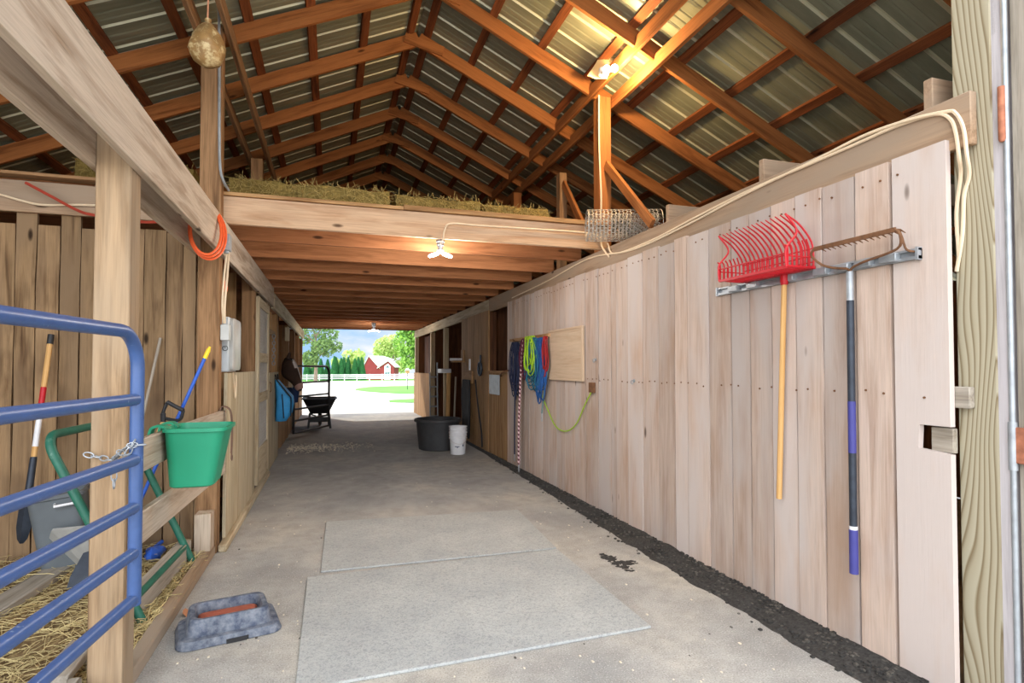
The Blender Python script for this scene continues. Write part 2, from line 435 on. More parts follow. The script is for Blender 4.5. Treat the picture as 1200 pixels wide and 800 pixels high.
# ------------------------------------------------------------------ dimensions
XL,XR=-.87,2.62            # aisle faces of the left posts and of the right wall
YEND=19.1; RX,RZ,SL=.93,5.2,.46   # ridge position, underside height, slope
def zr(x): return RZ-SL*abs(x-RX)
EL,ER=-5.1,6.9

# ------------------------------------------------------------------ setting
one(lambda m:m.box((-.95,-.6,-.1),(2.75,YEND,0),1),'floor',M['concrete'],'long grey concrete aisle floor running through the barn','floor',kind='structure')
def fn(m):
    m.box((EL,.9,-.12),(-.95,YEND,-.015),1); m.box((2.75,1.5,-.12),(ER,YEND,-.015),1)
one(fn,'floor_stalls',M['dirt'],'brown dirt floor of the stalls beside the aisle','floor',kind='structure')
def hz(y): return -.03-.0125*max(0,y-22)
def fn(m):
    ys=[-60,-20,0,10,22,40,60,90,130,200,400]; xs=[-250,-60,-20,0,20,60,250]
    vs=[(x,y,hz(y) if not (EL-.3<x<ER+.3 and -.5<y<YEND-.05) else -.13) for y in ys for x in xs]; n=len(xs)
    m.add(vs,[(i*n+j,i*n+j+1,(i+1)*n+j+1,(i+1)*n+j) for i in range(len(ys)-1) for j in range(n-1)])
one(fn,'floor_yard',M['gravel'],'sun bleached pale gravel yard around the barn','ground',kind='structure')
def lawn(y0,y1,x0f,x1,label):
    def fn(m):
        n=14; a=[];b=[]
        for i in range(n+1):
            t=i/n; y=y0+(y1-y0)*t; j=.5*noise.noise(Vector((y*.7,3,y0)))
            xl=x0f(t)+j
            a.append(Vector((xl,y,hz(y)+.02))); b.append(Vector((x1,y,hz(y)+.02)))
        vs=a+b; m.add(vs,[(i,n+1+i,n+2+i,i+1) for i in range(n)])
    one(fn,'lawn',M['lawn'],label,'lawn',kind='structure')
lawn(35,62,lambda t:6.5-4.6*math.sin(math.pi*t)**.5,45,'wide bright green strip of lawn near the white fence')
lawn(24.5,29.5,lambda t:5-2.6*math.sin(math.pi*t)**.6,30,'narrow green lawn tongue on the right of the yard')
lawn(113,180,lambda t:-60,70,'green grass behind the white fence')

# roof sheets: ribs run down the slope
def fn(m):
    per=.30; prof=[]; y=1.25
    while y<YEND+.35:
        prof+=[(y,0,1),(y+.01,.018,1),(y+.028,.018,1),(y+.038,0,0)]
        prof+=[(y+.14,0,0),(y+.15,.006,0),(y+.165,0,0),(y+.22,0,0),(y+.23,.006,0),(y+.245,0,0)]
        y+=per
    for xe in (EL-.3,ER+.3):
        vs=[];top=.19
        for (yy,h,k) in prof:
            vs.append((RX,yy,zr(RX)+top+h)); vs.append((xe,yy,zr(xe)+top+h))
        for i in range(len(prof)-1):
            f=(2*i,2*i+1,2*i+3,2*i+2)
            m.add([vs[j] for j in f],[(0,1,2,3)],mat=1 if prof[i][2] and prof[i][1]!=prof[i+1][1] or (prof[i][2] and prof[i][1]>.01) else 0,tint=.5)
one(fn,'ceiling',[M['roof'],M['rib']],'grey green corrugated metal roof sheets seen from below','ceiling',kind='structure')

# right plank wall: real boards with gaps and ragged edges
def ypx(px): return P(px,430,X=XR).y
def plank(m,x0,x1,y0,y1,z0,z1,jit=.004,gap=.005,tint=None,seg=9,top=0):
    """vertical board facing the aisle; x0 is the visible face"""
    y0+=gap/2; y1-=gap/2; s0=rnd(0,99); vs=[]; g=[]; off=Vector((rnd(0,40),rnd(0,40),rnd(0,40)))
    for i in range(seg+1):
        z=z0+(z1-z0)*i/seg
        a=y0+jit*noise.noise(Vector((z*2.5,s0,0))); b=y1+jit*noise.noise(Vector((z*2.5,s0,7)))
        for (x,y) in ((x0,a),(x0,b),(x1,b),(x1,a)):
            vs.append((x,y,z)); g.append(off+Vector((z,y,x)))
    fs=[]
    for i in range(seg):
        for k in range(4):
            q=(k+1)%4; fs.append((i*4+k,i*4+q,i*4+4+q,i*4+4+k))
    fs+= [(3,2,1,0),(seg*4,seg*4+1,seg*4+2,seg*4+3)]
    m.add(vs,fs,g,tint)
def fn(m):
    edges=[1046,1004,965,934,905,879,857,831,806,791,772,753,736,722,716,701,686,674,662,652,643,636,626,620]
    ys=[ypx(p) for p in edges]
    while ys[-1]<8.45: ys.append(ys[-1]+rnd(.13,.24))
    ys[-1]=8.5
    for i in range(len(ys)-1):
        g=.016 if i in (0,) else rnd(.007,.012)
        plank(m,XR+rnd(-.004,.004),XR+.026,ys[i],ys[i+1],rnd(.0,.02),2.515+rnd(-.012,.012),.006,g)
    # last board at the open end, with the notch cut in its outer edge
    ya,yb=ys[0],P(1110,300,X=XR).y
    z0,z1=P(1078,528,X=XR).z,P(1078,497,X=XR).z; yn=P(1076,510,X=XR).y
    pl=[(XR,ya-.012,.01),(XR,yb,.01),(XR,yb,z0),(XR,yn,z0+.012),(XR,yn-.006,z1),(XR,yb,z1),(XR,yb,2.52),(XR,ya-.012,2.52)]
    q=[Vector(p) for p in pl]
    for poly in ([q[0],q[1],q[2],q[3]],[q[3],q[4],Vector((XR,ya-.012,z1)),Vector((XR,ya-.012,z0+.012))],[Vector((XR,ya-.012,z1)),q[4],q[5],q[6],q[7]],):
        pass
    m.prism(pl,(.03,0,0),tint=.8,grain=2)
one(fn,'wall_right',W['plank'],'tall right hand wall of pale vertical rough sawn planks','wall',kind='structure')
# nail heads on the planks
def fn(m):
    for i in range(70):
        y=1.95+i*.095+rnd(-.02,.02)
        for z in (1.37,2.44):
            if y<8.3 and random.random()<.85: m.lathe((XR-.004,y,z+rnd(-.012,.012)),[(0,-.002),(.0055,-.001),(.0055,.005)],6,axis=(-1,0,0))
one(fn,'nail_heads',M['rust'],'dark nail heads dotted in rows on the pale right wall','nails',kind='stuff')
# beyond: half door, plank bay, open bay, low wall
def fn(m):
    y=8.5
    while y<9.6: plank(m,XR+.01,XR+.035,y,min(9.63,y+.19),.02,1.42); y+=.19
    m.box((XR-.012,8.5,1.40),(XR+.05,9.63,1.44),1)
one(fn,'door_2',W['warm'],'closed lower half of the brown stall door right of the aisle','door',kind='structure')
def fn(m):
    y=9.63
    while y<11.75: plank(m,XR,XR+.026,y,min(11.8,y+.18),.02,2.5); y+=.18
    y=15.9
    while y<19.0: plank(m,XR,XR+.026,y,min(19.05,y+.2),.0,1.32); y+=.2
one(fn,'wall_right_far',W['warm'],'tan plank wall section right of the aisle past the stall door','wall',kind='structure')
def fn(m):
    y=15.9
    while y<19.0: plank(m,XR+.35,XR+.38,y,min(19.05,y+.2),0,2.5); y+=.2
    for (x,y0,y1) in ((XR+1.6,8.4,15.9),):
        y=y0
        while y<y1: plank(m,x,x+.03,y,min(y1,y+.22),0,2.6); y+=.22
    for yy in (8.35,9.9,11.75,15.9):
        m.box((XR+.16,yy,0),(XR+1.7,yy+.03,2.6),2)
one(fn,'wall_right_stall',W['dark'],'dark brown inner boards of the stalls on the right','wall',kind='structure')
def fn(m):
    x=2.86
    while x<ER: 
        a=x; b=min(ER,x+.24); m.box((a+.002,1.50,0),(b-.002,1.53,zr((a+b)/2)-.02),2); x+=.24
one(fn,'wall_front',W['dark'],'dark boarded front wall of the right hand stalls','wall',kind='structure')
# outer shell of the barn
def fn(m):
    for (x0,x1) in ((EL-.06,EL),(ER,ER+.06)):
        y=1.4
        while y<YEND: plank(m,x0,x1,y,min(YEND,y+.3),0,zr(x0)+.05,gap=.002); y+=.3
    def gab(x0,x1,za,zb): m.prism([(x0,YEND+.1,za(x0)),(x1,YEND+.1,za(x1)),(x1,YEND+.1,zb(x1)),(x0,YEND+.1,zb(x0))],(0,.05,0),grain=2)
    top=lambda x:zr(x)+.16; lo=lambda x:2.72
    for (a,b) in ((-2.4,RX),(RX,4.4)): gab(a,b,lo,top)
    gab(EL,XL-.14,lambda x:0,lambda x:min(top(x),2.72)); gab(2.79,ER,lambda x:0,lambda x:min(top(x),2.72))
    gab(-4.46,-2.4,lo,top); gab(4.4,6.3,lo,top)
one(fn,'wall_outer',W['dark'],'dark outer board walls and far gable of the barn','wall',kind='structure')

# stall back wall, far side of the left stall
def fn(m):
    ed=[-420,-330,-250,-170,-100,-60,-28,15,40,68,92,112,138,167,193,213,229,236]
    yb=5.26
    xs=[P(p,430,Y=yb).x for p in ed]
    for i in range(len(xs)-1):
        a,b=xs[i],xs[i+1]; s0=rnd(0,99); vs=[];g=[];off=Vector((rnd(0,40),rnd(0,40),rnd(0,40)));seg=10
        z1=2.60 if i not in (7,9) else 2.70
        z1+=rnd(-.02,.02)
        for k in range(seg+1):
            z=z1*k/seg; j=.009
            aa=a+.004+j*noise.noise(Vector((z*2.2,s0,0))); bb=b-.004+j*noise.noise(Vector((z*2.2,s0,5)))
            for (x,y) in ((aa,yb),(bb,yb),(bb,yb+.03),(aa,yb+.03)):
                vs.append((x,y,z)); g.append(off+Vector((z,x,y)))
        fs=[]
        for q in range(seg):
            for k in range(4): fs.append((q*4+k,q*4+(k+1)%4,q*4+4+(k+1)%4,q*4+4+k))
        fs+=[(3,2,1,0),(seg*4,seg*4+1,seg*4+2,seg*4+3)]
        m.add(vs,fs,g)
one(fn,'wall_back',W['back'],'rough stained vertical plank wall at the back of the left stall','wall',kind='structure')

# left stall fronts along the aisle
def fn(m):
    y=5.36
    while y<7.25: plank(m,XL+.026,XL,y,min(7.3,y+.21),.02,1.45,jit=.003); y+=.21
    y=8.78
    while y<10.2: plank(m,XL+.026,XL,y,min(10.3,y+.2),.02,1.42,jit=.003); y+=.2
one(fn,'wall_left',W['cream'],'low cream plank stall front left of the aisle','wall',kind='structure')
def fn(m):
    for (a,b,z) in ((11.3,12.9,1.1),(13.1,14.9,1.2),(15.1,16.9,1.2),(17.1,18.9,1.2)):
        y=a
        while y<b-.01: plank(m,XL-.01,XL-.036,y,min(b,y+.2),.02,z,jit=.003); y+=.2
    for y0 in (7.3,10.3,13,16):
        m.box((EL,y0,0),(XL-.2,y0+.03,2.6),2)
one(fn,'wall_left_far',W['warm'],'low tan plank stall fronts far down the left of the aisle','wall',kind='structure')

# ------------------------------------------------------------------ posts and beams
def post(x0,x1,y0,y1,z0,z1,mat,label,name='wooden_post',bev=.006,group=None):
    return one(lambda m:m.box((x0,y0,z0),(x1,y1,z1),2,.6),name,W[mat],label,'post',group,bevel=bev)
post(-1.01,XL,2.96,3.10,0,2.69,'post','pale square pine post behind the blue gate')
post(-1.03,XL,5.12,5.24,0,zr(-.95)-.02,'brown_post','tall brown post rising past the loft front, left of the aisle')
post(-1.01,XL,7.30,7.44,0,2.69,'brown_post','brown post just past the grey electrical box')
post(-1.01,XL,8.66,8.78,0,2.69,'cream','pale post at the far side of the wire mesh door')
for i,y in enumerate((10.3,12.95,15.0,17.0,18.95)):
    post(-1.01,XL,y,y+.12,0,2.39,'brown_post' if i else 'warm','%s post beyond the mesh door on the left of the aisle'%ORD[i],group='far left aisle posts')
for i,(y,mt) in enumerate(((8.42,'dark'),(9.63,'dark'),(11.8,'warm'),(13.9,'cream'),(15.85,'cream'),(18.98,'cream'))):
    post(XR+.03,XR+.15,y,y+.1,0,2.47,mt,['post at the near side of the right stall window','post at the far side of the right stall window','post beside the dark open bay on the right','pale post inside the dark open bay, behind the ladder','pale post where the low tan wall begins on the right','end post of the barn at the right of the sunny doorway'][i])
post(2.695,2.845,P(1166,300,X=2.695).y,P(1119,300,X=2.695).y,0,3.62,'treated','broad greenish treated post at the right edge, in front of plank wall',name='treated_post')
post(2.66,2.80,5.36,5.50,2.70,zr(2.7)-.03,'rafter','tall orange post under the twin light bulbs on the right beam')
post(2.66,2.76,6.45,6.56,2.70,3.9,'brown_post','short brown post behind the wire roll in the loft')
post(2.66,2.79,8.3,8.44,2.94,4.2,'rafter','orange loft post left of the short brown post')
post(-1.01,-.87,7.95,8.1,2.98,4.2,'brown_post','brown loft post standing among the hay bales')

def beam(a,b,w,h,mat,label,name='timber_beam',cat='beam',bev=.004,group=None,up=(0,0,1)):
    return one(lambda m:m.beam(a,b,w,h,up,.6),name,W[mat],label,cat,group,bevel=bev)
beam((-.85,.4,2.545),(-.85,9.2,2.545),.04,.29,'left_beam','long pale header beam on the aisle side above the blue gate')
beam((-.85,9.22,2.50),(-.85,YEND,2.50),.05,.24,'cream','yellowish header beam at the far left of the aisle')
beam((-1.03,.4,2.545),(-1.03,5.1,2.545),.04,.29,'left_beam','pale header beam on the stall side of the gate post')
beam((2.665,P(1137,108,X=2.645).y,2.59),(2.665,9.7,2.59),.04,.235,'grey_beam','weathered grey beam capping the right plank wall')
beam((2.665,9.72,2.585),(2.665,YEND,2.585),.05,.22,'cream','yellow pine beam above the far stalls on the right')
# loft rim, joists, deck
def fn(m): m.box((-1.05,5.26,2.705),(2.70,5.30,2.94),0,.5)
one(fn,'loft_rim_board',W['rim'],'wide pale rim board across the front edge of the hay loft','beam',bevel=.004)
def fn(m):
    x=-1.05
    m.box((-1.05,5.235,2.942),(.62,5.40,2.972),0,.7); m.box((.62,5.225,2.942),(2.70,5.40,2.985),0,.4)
one(fn,'loft_edge_board',W['warm'],'narrow deck board lying along the top of the loft rim','board',bevel=.003)
def fn(m):
    y=5.41
    while y<YEND: m.box((-1.05,y,2.942),(2.70,min(YEND,y+.24)-.004,2.966),0); y+=.24
    y=5.3
    while y<YEND: m.box((-3.6,y,2.942),(-1.06,min(YEND,y+.24)-.004,2.966),0); y+=.24
one(fn,'ceiling_loft_deck',W['joist'],'brown loft deck boards seen between the joists','ceiling',kind='structure')
ny=5.3+.6; k=0
while ny<YEND+.1:
    one(lambda m:m.box((-1.0,ny,2.705),(2.70,ny+.04,2.94),0),'loft_joist',W['joist'],'%s loft joist behind the pale rim board over the aisle'%ORD[k].replace('first','nearest'),'joist','loft joists over the aisle',bevel=.003)
    ny+=.84; k+=1
beam((-4.0,5.24,2.80),(-1.05,5.24,2.80),.045,.24,'grey_beam','dark weathered header board above the stained stall back wall')
beam((-3.7,5.2,2.955),(-1.05,5.2,2.955),.12,.025,'brown_post','thin deck edge board above the left stall header',name='deck_edge_board',cat='board')
for y,lb in ((3.05,'middle one'),(4.15,'farthest one'),(1.95,'nearest one')):
    beam((2.69,y,2.785),(5.4,y,2.785),.045,.165,'grey_beam','cross joist over the right stall, %s of three stubs on the beam'%lb,name='cross_joist',cat='joist',group='cross joists on the right beam')
for x,z,mt,lb in ((-1.05,4.25,'brown_post','left board of the double header up in the roof at left'),(-.84,4.33,'brown_post','right board of the double header up in the roof at left'),(2.63,4.44,'rafter','left board of the orange double header above the light bulbs'),(2.83,4.31,'rafter','right board of the orange double header above the light bulbs')):
    beam((x,2.0,z),(x,YEND,z),.04,.13,mt,lb,name='roof_header')
beam((2.73,5.34,3.62),(2.73,4.45,2.78),.04,.09,'rafter','diagonal knee brace from the tall orange post to the right beam',name='knee_brace',cat='brace')
beam((2.71,6.44,3.76),(2.70,5.60,2.80),.04,.09,'rafter','diagonal knee brace behind the roll of wire',name='knee_brace',cat='brace')

# rafters
def raft(y,i):
    t=thing('roof_rafter','%s pair of orange rafters from the open front of the roof'%ORD[i],'rafter',(RX,y,2.3),'orange roof rafters')
    for s,xe in ((-1,EL-.2),(1,ER+.2)):
        def fn(m):
            m.beam((RX-s*.0,y,zr(RX)+.075),(xe,y,zr(xe)+.075),.04,.15)
        part(fn,'rafter_board',W['rafter'],t,bevel=.003)
    part(lambda m:m.beam((RX-.16,y-.032,zr(RX)+.05),(RX+.28,y-.032,zr(RX)-.04),.024,.11),'gusset',W['rafter'],t)
yk=2.61; i=0
RY=[]
while yk<YEND:
    raft(yk,i); RY.append(yk); yk+=.97; i+=1
# purlins
for s in (-1,1):
    off=.10; i=0
    while True:
        x=RX+s*off
        if x<EL-.1 or x>ER+.1: break
        zc=zr(x)+.15+.02
        one(lambda m:m.beam((x,1.3,zc),(x,YEND+.25,zc),.085,.036,(s*SL,0,1)),'roof_purlin',W['purlin'],'%s red brown purlin from the ridge on the %s roof slope'%(ORD[i],'left' if s<0 else 'right'),'purlin','roof purlins')
        off+=.52; i+=1

# curbs and boards on the left
one(lambda m:m.box((-.955,.4,0),(-.875,5.1,.075),1),'curb_timber',W['curb'],'long low timber curb along the left edge of the concrete','curb',bevel=.01)
one(lambda m:m.box((-.865,5.14,0),(-.80,8.6,.06),1),'curb_timber',W['cream'],'pale low curb board under the cream stall front','curb',bevel=.008)
one(lambda m:m.box((-1.07,.4,-.01),(-1.02,2.95,.16),1),'sill_plank',W['grey'],'whitish sill plank on edge at the foot of the gate post','board',bevel=.006)
one(lambda m:m.beam((-.848,2.98,1.09),(-.848,5.235,1.065),.035,.155),'fence_board',W['left_beam'],'upper fence board between the posts, carrying the green tub','board',bevel=.005)
one(lambda m:m.beam((-.848,2.98,.755),(-.848,5.235,.70),.035,.15),'fence_board',W['left_beam'],'lower fence board between the posts, below the green tub','board',bevel=.005)
one(lambda m:m.box((-1.0,4.95,.0),(-.885,5.10,.36),2),'short_block',W['left_beam'],'short upright board leaning at the foot of the tall brown post','board',bevel=.004)
one(lambda m:m.beam((-1.12,3.3,.10),(-1.05,4.9,.12),.09,.14),'grey_timber',W['grey'],'grey timber lying beside the aisle under the fence boards','board',bevel=.006)
def fn(m): m.beam(P(-40,735,Z=.10),P(78,662,Z=.10),.16,.05)
one(fn,'loose_plank',W['grey'],'grey plank lying on the straw in the left stall','board',bevel=.005)
def fn(m): m.beam(P(60,800,Z=.12),P(100,752,Z=.12),.12,.04)
one(fn,'loose_plank',W['grey'],'whitish plank end lying against the foot of the gate post','board',bevel=.005)

# ------------------------------------------------------------------ blue gate
hd=Vector((math.sin(R(6.2)),math.cos(R(6.2)),0)); g1=Vector((-.805,2.86,0)); L=2.45; g0=g1-hd*L
gt=thing('pipe_gate','blue painted tubular steel gate standing open beside the pine post','gate',g0+Vector((0,0,.47)))
zt,zb=1.65,.475; r=.027; rc=.16
def fn(m):
    pts=[g0+Vector((0,0,zb))]; pts.append(g0+Vector((0,0,zt-rc)))
    for k in range(1,9): a=k/8*math.pi/2; pts.append(g0+hd*(rc-rc*math.cos(a))+Vector((0,0,zt-rc+rc*math.sin(a))))
    for k in range(0,9): a=k/8*math.pi/2; pts.append(g1+hd*(-rc+rc*math.sin(a))+Vector((0,0,zt-rc+rc*math.cos(a))))
    pts.append(g1+Vector((0,0,zb)))
    m.tube(pts,r,14)
part(fn,'gate_frame',M['blue_paint'],gt)
for z in (.50,.70,.895,1.10,1.36):
    part(lambda m:m.tube([g0+Vector((0,0,z)),g1-hd*.02+Vector((0,0,z))],.0255,12),'gate_bar',M['blue_paint'],gt)
# chain round the post
def link(m,c,t,n,l=.022,w=.011,r=.003):
    t=t.normalized(); n=(n-t*n.dot(t)).normalized(); pts=[]
    for k in range(10):
        a=2*math.pi*k/10; pts.append(c+t*l*math.cos(a)+n*w*math.sin(a))
    m.tube(pts,r,5,closed=True)
def fn(m):
    pa=smooth_path([P(104,533,Y=2.94),P(118,536,Y=2.93),P(133,538,Y=2.90),P(143,528,Y=2.86),P(152,522,Y=2.825),P(166,521,Y=2.82)],8)
    pb=smooth_path([P(134,536,Y=2.9),P(140,530,Y=2.86),P(148,533,Y=2.84),P(152,527,Y=2.82),P(160,512,Y=2.82)],6)
    pc=[P(134,540,Y=2.9)+Vector((0,0,-.033*k)) for k in range(5)]
    for pth,step in ((pa,1),(pb,1),(pc,1)):
        acc=0; last=None; flip=0
        for i in range(len(pth)-1):
            c=pth[i]
            if last is not None and (c-last).length<.028: continue
            t=pth[i+1]-pth[i]; link(m,c,t,Vector((0,1,0)) if flip else Vector((1,0,.6))); flip^=1; last=c
one(fn,'gate_chain',M['galv'],'silver chain wrapped round the pine post and gate upright','chain')

# green leaning frame
fa=Vector((-1.00,3.76,.02)); fb=Vector((-.96,4.79,.02)); ta=Vector((-1.5,3.76,1.12)); tb=Vector((-1.44,4.79,1.12))
gf=thing('green_pipe_frame','dark green tubular frame leaning inside the stall behind the fence boards','frame',(-1.2,4.3,0))
def fn(m):
    c=.12; u=(ta-fa).normalized(); h=(tb-ta).normalized(); pts=[fa]
    for k in range(0,7):
        a=k/6*math.pi/2; pts.append(ta-u*c+h*c+ (-h)*c*math.cos(a)+u*c*math.sin(a))
    for k in range(0,7):
        a=k/6*math.pi/2; pts.append(tb-u*c-h*c+ h*c*math.sin(a)+u*c*math.cos(a))
    pts.append(fb); m.tube(pts,.024,12)
part(fn,'outer_tube',M['green_paint'],gf)
for q in (.136,.355): part(lambda m:m.tube([fa.lerp(ta,q),fb.lerp(tb,q)],.02,10),'cross_bar',M['green_paint'],gf)

# ------------------------------------------------------------------ green hook-over tub
def rrect(cx,cy,hx,hy,z,rad,n=5):
    out=[]
    for (sx,sy,a0) in ((1,1,0),(-1,1,90),(-1,-1,180),(1,-1,270)):
        for k in range(n+1):
            a=R(a0+90*k/n); out.append(Vector((cx+sx*(hx-rad)+rad*math.cos(a),cy+sy*(hy-rad)+rad*math.sin(a),z)))
    return out
tx,ty=-.672,3.46
tt=thing('feed_tub','green plastic hook-over feed tub hanging on the upper fence board','tub',(tx,ty,.87))
def fn(m):
    rs=[rrect(tx-.02,ty,.095,.125,.875,.04),rrect(tx-.02,ty,.105,.135,.882,.05),rrect(tx-.005,ty,.135,.165,1.13,.05),rrect(tx,ty,.14,.17,1.165,.05),
        rrect(tx,ty,.152,.182,1.167,.055),rrect(tx,ty,.152,.182,1.185,.055),rrect(tx,ty,.142,.172,1.187,.05),rrect(tx,ty,.135,.165,1.165,.05),rrect(tx-.02,ty,.10,.13,.895,.045)]
    m.rings(rs,True,(True,True))
part(fn,'tub_shell',M['green_plastic'],tt)
for sy in (-.09,.09):
    def fn(m):
        y=ty+sy; pts=smooth_path([(-.80,y,1.17),(-.83,y,1.195),(-.87,y,1.19),(-.885,y,1.16),(-.885,y,1.11)],5)
        for i in range(len(pts)-1): m.beam(pts[i],pts[i+1]+(pts[i+1]-pts[i])*.15,.07,.012,(1,0,.3) if i>8 else (0,0,1))
    part(fn,'hook',M['green_plastic'],tt)
# leather strap
def fn(m):
    for j,(o,l) in enumerate(((0,0),(.02,.05),(.04,.02))):
        y=5.13+o
        pts=smooth_path([(-.86,y,1.13),(-.85,y,1.17),(-.83,y,1.18),(-.785,y,1.14),(-.77,y-.01,1.0),(-.775,y,.80-l)],5)
        for i in range(len(pts)-1): m.beam(pts[i],pts[i+1],.026,.006,(1,0,.2))
    m.tube([(-.77,5.15+.02*math.cos(a),.76+.022*math.sin(a)) for a in [k*math.pi/4 for k in range(8)]],.004,5,closed=True)
one(fn,'leather_strap',M['leather'],'brown leather strap draped over the end of the upper fence board','strap')

# ------------------------------------------------------------------ tools in the left stall
br=thing('broom','blue handled broom with yellow tip leaning on the tall brown post','broom',(-1.2,5.0,0))
p1=P(246,406,D=4.50); p0=Vector((-1.52,5.0,.12)); dr=(p1-p0).normalized()
part(lambda m:m.tube([p0,p1-dr*.09],.013,10),'handle',M['blue_handle'],br)
part(lambda m:m.tube([p1-dr*.10,p1-dr*.03,p1-dr*.02,p1],[.0165,.0165,.013,.008],10),'handle_tip',M['yellow'],br)
def fn(m):
    m.box((-1.68,4.96,.1),(-1.38,5.05,.16),0)
bb_=part(fn,'broom_block',M['blue_handle'],br,.008)
def fn(m):
    for k in range(40): m.tube([(-1.67+.28*k/39,5.0+rnd(-.04,.04),.11),(-1.68+.3*k/39,5.0+rnd(-.05,.05),.0)],.003,4)
part(fn,'bristles',M['black_plastic'],bb_)
sv=thing('shovel','short shovel with black D-shaped grip leaning behind the green tub','shovel',(-1.2,4.7,0))
q1=P(193,490,D=4.35); q0=Vector((-1.42,4.45,.3)); dd=(q1-q0).normalized()
part(lambda m:m.tube([q0,q1],.015,8),'handle',W['handle'],sv)
def fn(m):
    a=P(191,484,D=4.33); b=P(196,471,D=4.33); c=P(215,481,D=4.33); d=P(210,492,D=4.33)
    m.tube([q1-dd*.03,a],.019,8); m.tube(smooth_path([q1,a,b],4),.012,8); m.tube([b,c],.016,8); m.tube(smooth_path([c,d,q1],4),.012,8)
part(fn,'grip',M['black_plastic'],sv)
def fn(m):
    s=dd.cross(Vector((0,1,0))).normalized(); n=s.cross(dd)
    rs=[]
    for t,wd in ((0,.03),(.05,.11),(.2,.12),(.27,.11)):
        c=q0-dd*t; rs.append([c-s*wd,c-n*.02,c+s*wd,c+s*wd+n*.004,c-n*.014,c-s*wd+n*.004])
    m.rings(rs,smooth=False)
part(fn,'blade',M['dark_steel'],sv)
one(lambda m:m.tube([P(188,396,Y=5.24),P(142,600,Y=4.9)],.011,8),'wooden_stick',W['grey'],'thin grey wooden stick leaning on the stained back wall','stick')
ls=thing('trench_shovel','long handled narrow shovel with red and white label leaning on the back wall at left','shovel',(-2.2,5.0,0))
s1=P(60,392,Y=5.20); s0=P(36,560,Y=4.98); du=(s1-s0); 
def seg(a,b): return [s0+du*a,s0+du*b]
part(lambda m:m.tube(seg(.12,.97),.018,10),'handle',W['handle'],ls)
part(lambda m:m.tube(seg(.93,1.0),.021,10),'end_grip',M['black_plastic'],ls)
part(lambda m:m.tube(seg(.50,.62),.0188,10),'red_label',M['red_plastic'],ls,label='red band on the handle')
part(lambda m:m.tube(seg(.21,.40),.0188,10),'white_label',M['white_plastic'],ls,label='white band on the handle')
part(lambda m:m.tube(seg(-.10,.14),[.024,.021],10),'socket',M['dark_steel'],ls)
def fn(m):
    d=du.normalized(); s=d.cross(Vector((0,1,0))).normalized(); n=s.cross(d); rs=[]
    for t,wd in ((.08,.026),(.14,.045),(.34,.045),(.42,.03),(.45,.01)):
        c=s0-d*t; rs.append([c-s*wd,c-n*.025,c+s*wd,c+s*wd+n*.004,c-n*.018,c-s*wd+n*.004])
    m.rings(rs,smooth=False)
part(fn,'blade',M['dark_steel'],ls)
# grey bin, tipped slightly
gb=thing('plastic_bin','grey plastic bin standing in the straw behind the pine post','bin',(-1.62,4.45,.08))
def fn(m):
    T=Matrix.Rotation(R(-7),3,'Y')@Matrix.Rotation(R(12),3,'Z'); o=P(80,640,D=4.05)*1; o.z=.09
    def rr(hx,hy,z,rad): return [o+T@v for v in rrect(0,0,hx,hy,z,rad)]
    m.rings([rr(.12,.13,0,.04),rr(.13,.14,.01,.05),rr(.155,.165,.50,.05),rr(.168,.178,.505,.05),rr(.168,.178,.53,.05),rr(.15,.16,.535,.05),rr(.12,.13,.03,.04)])
part(fn,'bin_shell',M['grey_plastic'],gb)
def fn(m):
    T=Matrix.Rotation(R(-7),3,'Y')@Matrix.Rotation(R(12),3,'Z'); o=P(80,640,D=4.05)*1; o.z=.09
    pts=[o+T@Vector(p) for p in ((.0,-.162,.47),(.0,-.20,.46),(.12,-.20,.46),(.12,-.162,.47))]
    m.tube(pts,.009,6)
part(fn,'bin_handle',M['white_plastic'],gb)
def fn(m):
    a=P(50,655,Z=.1); b=P(105,668,Z=.1); c=P(103,618,D=3.75); d=P(60,622,D=3.8)
    pl=[a,b,c,d]; m.prism(pl,(.0,.025,.01))
one(fn,'grey_sheet',M['cover_grey'],'loose grey plastic panel leaning against the front of the bin','panel')
def fn(m):
    pts=smooth_path([P(-8,634,Z=.13),P(6,632,Z=.14),P(16,629,Z=.13),P(31,629,Z=.13)],6); m.tube(pts,.02,7); m.tube([p+Vector((.03,.05,0)) for p in pts],.014,6)
one(fn,'blue_rope',M['blue_fabric'],'short blue rope lying on the straw at the left edge','rope')
def fn(m):
    c=P(181,648,Z=.09); m.ellipsoid(c,.06,.13,.05,14,8,.5); m.tube([c+Vector((-.02,.1,.02)),c+Vector((0,.2,.03))],.015,6)
one(fn,'blue_scoop',M['blue_handle'],'small bright blue scoop lying in the straw below the fence boards','scoop')

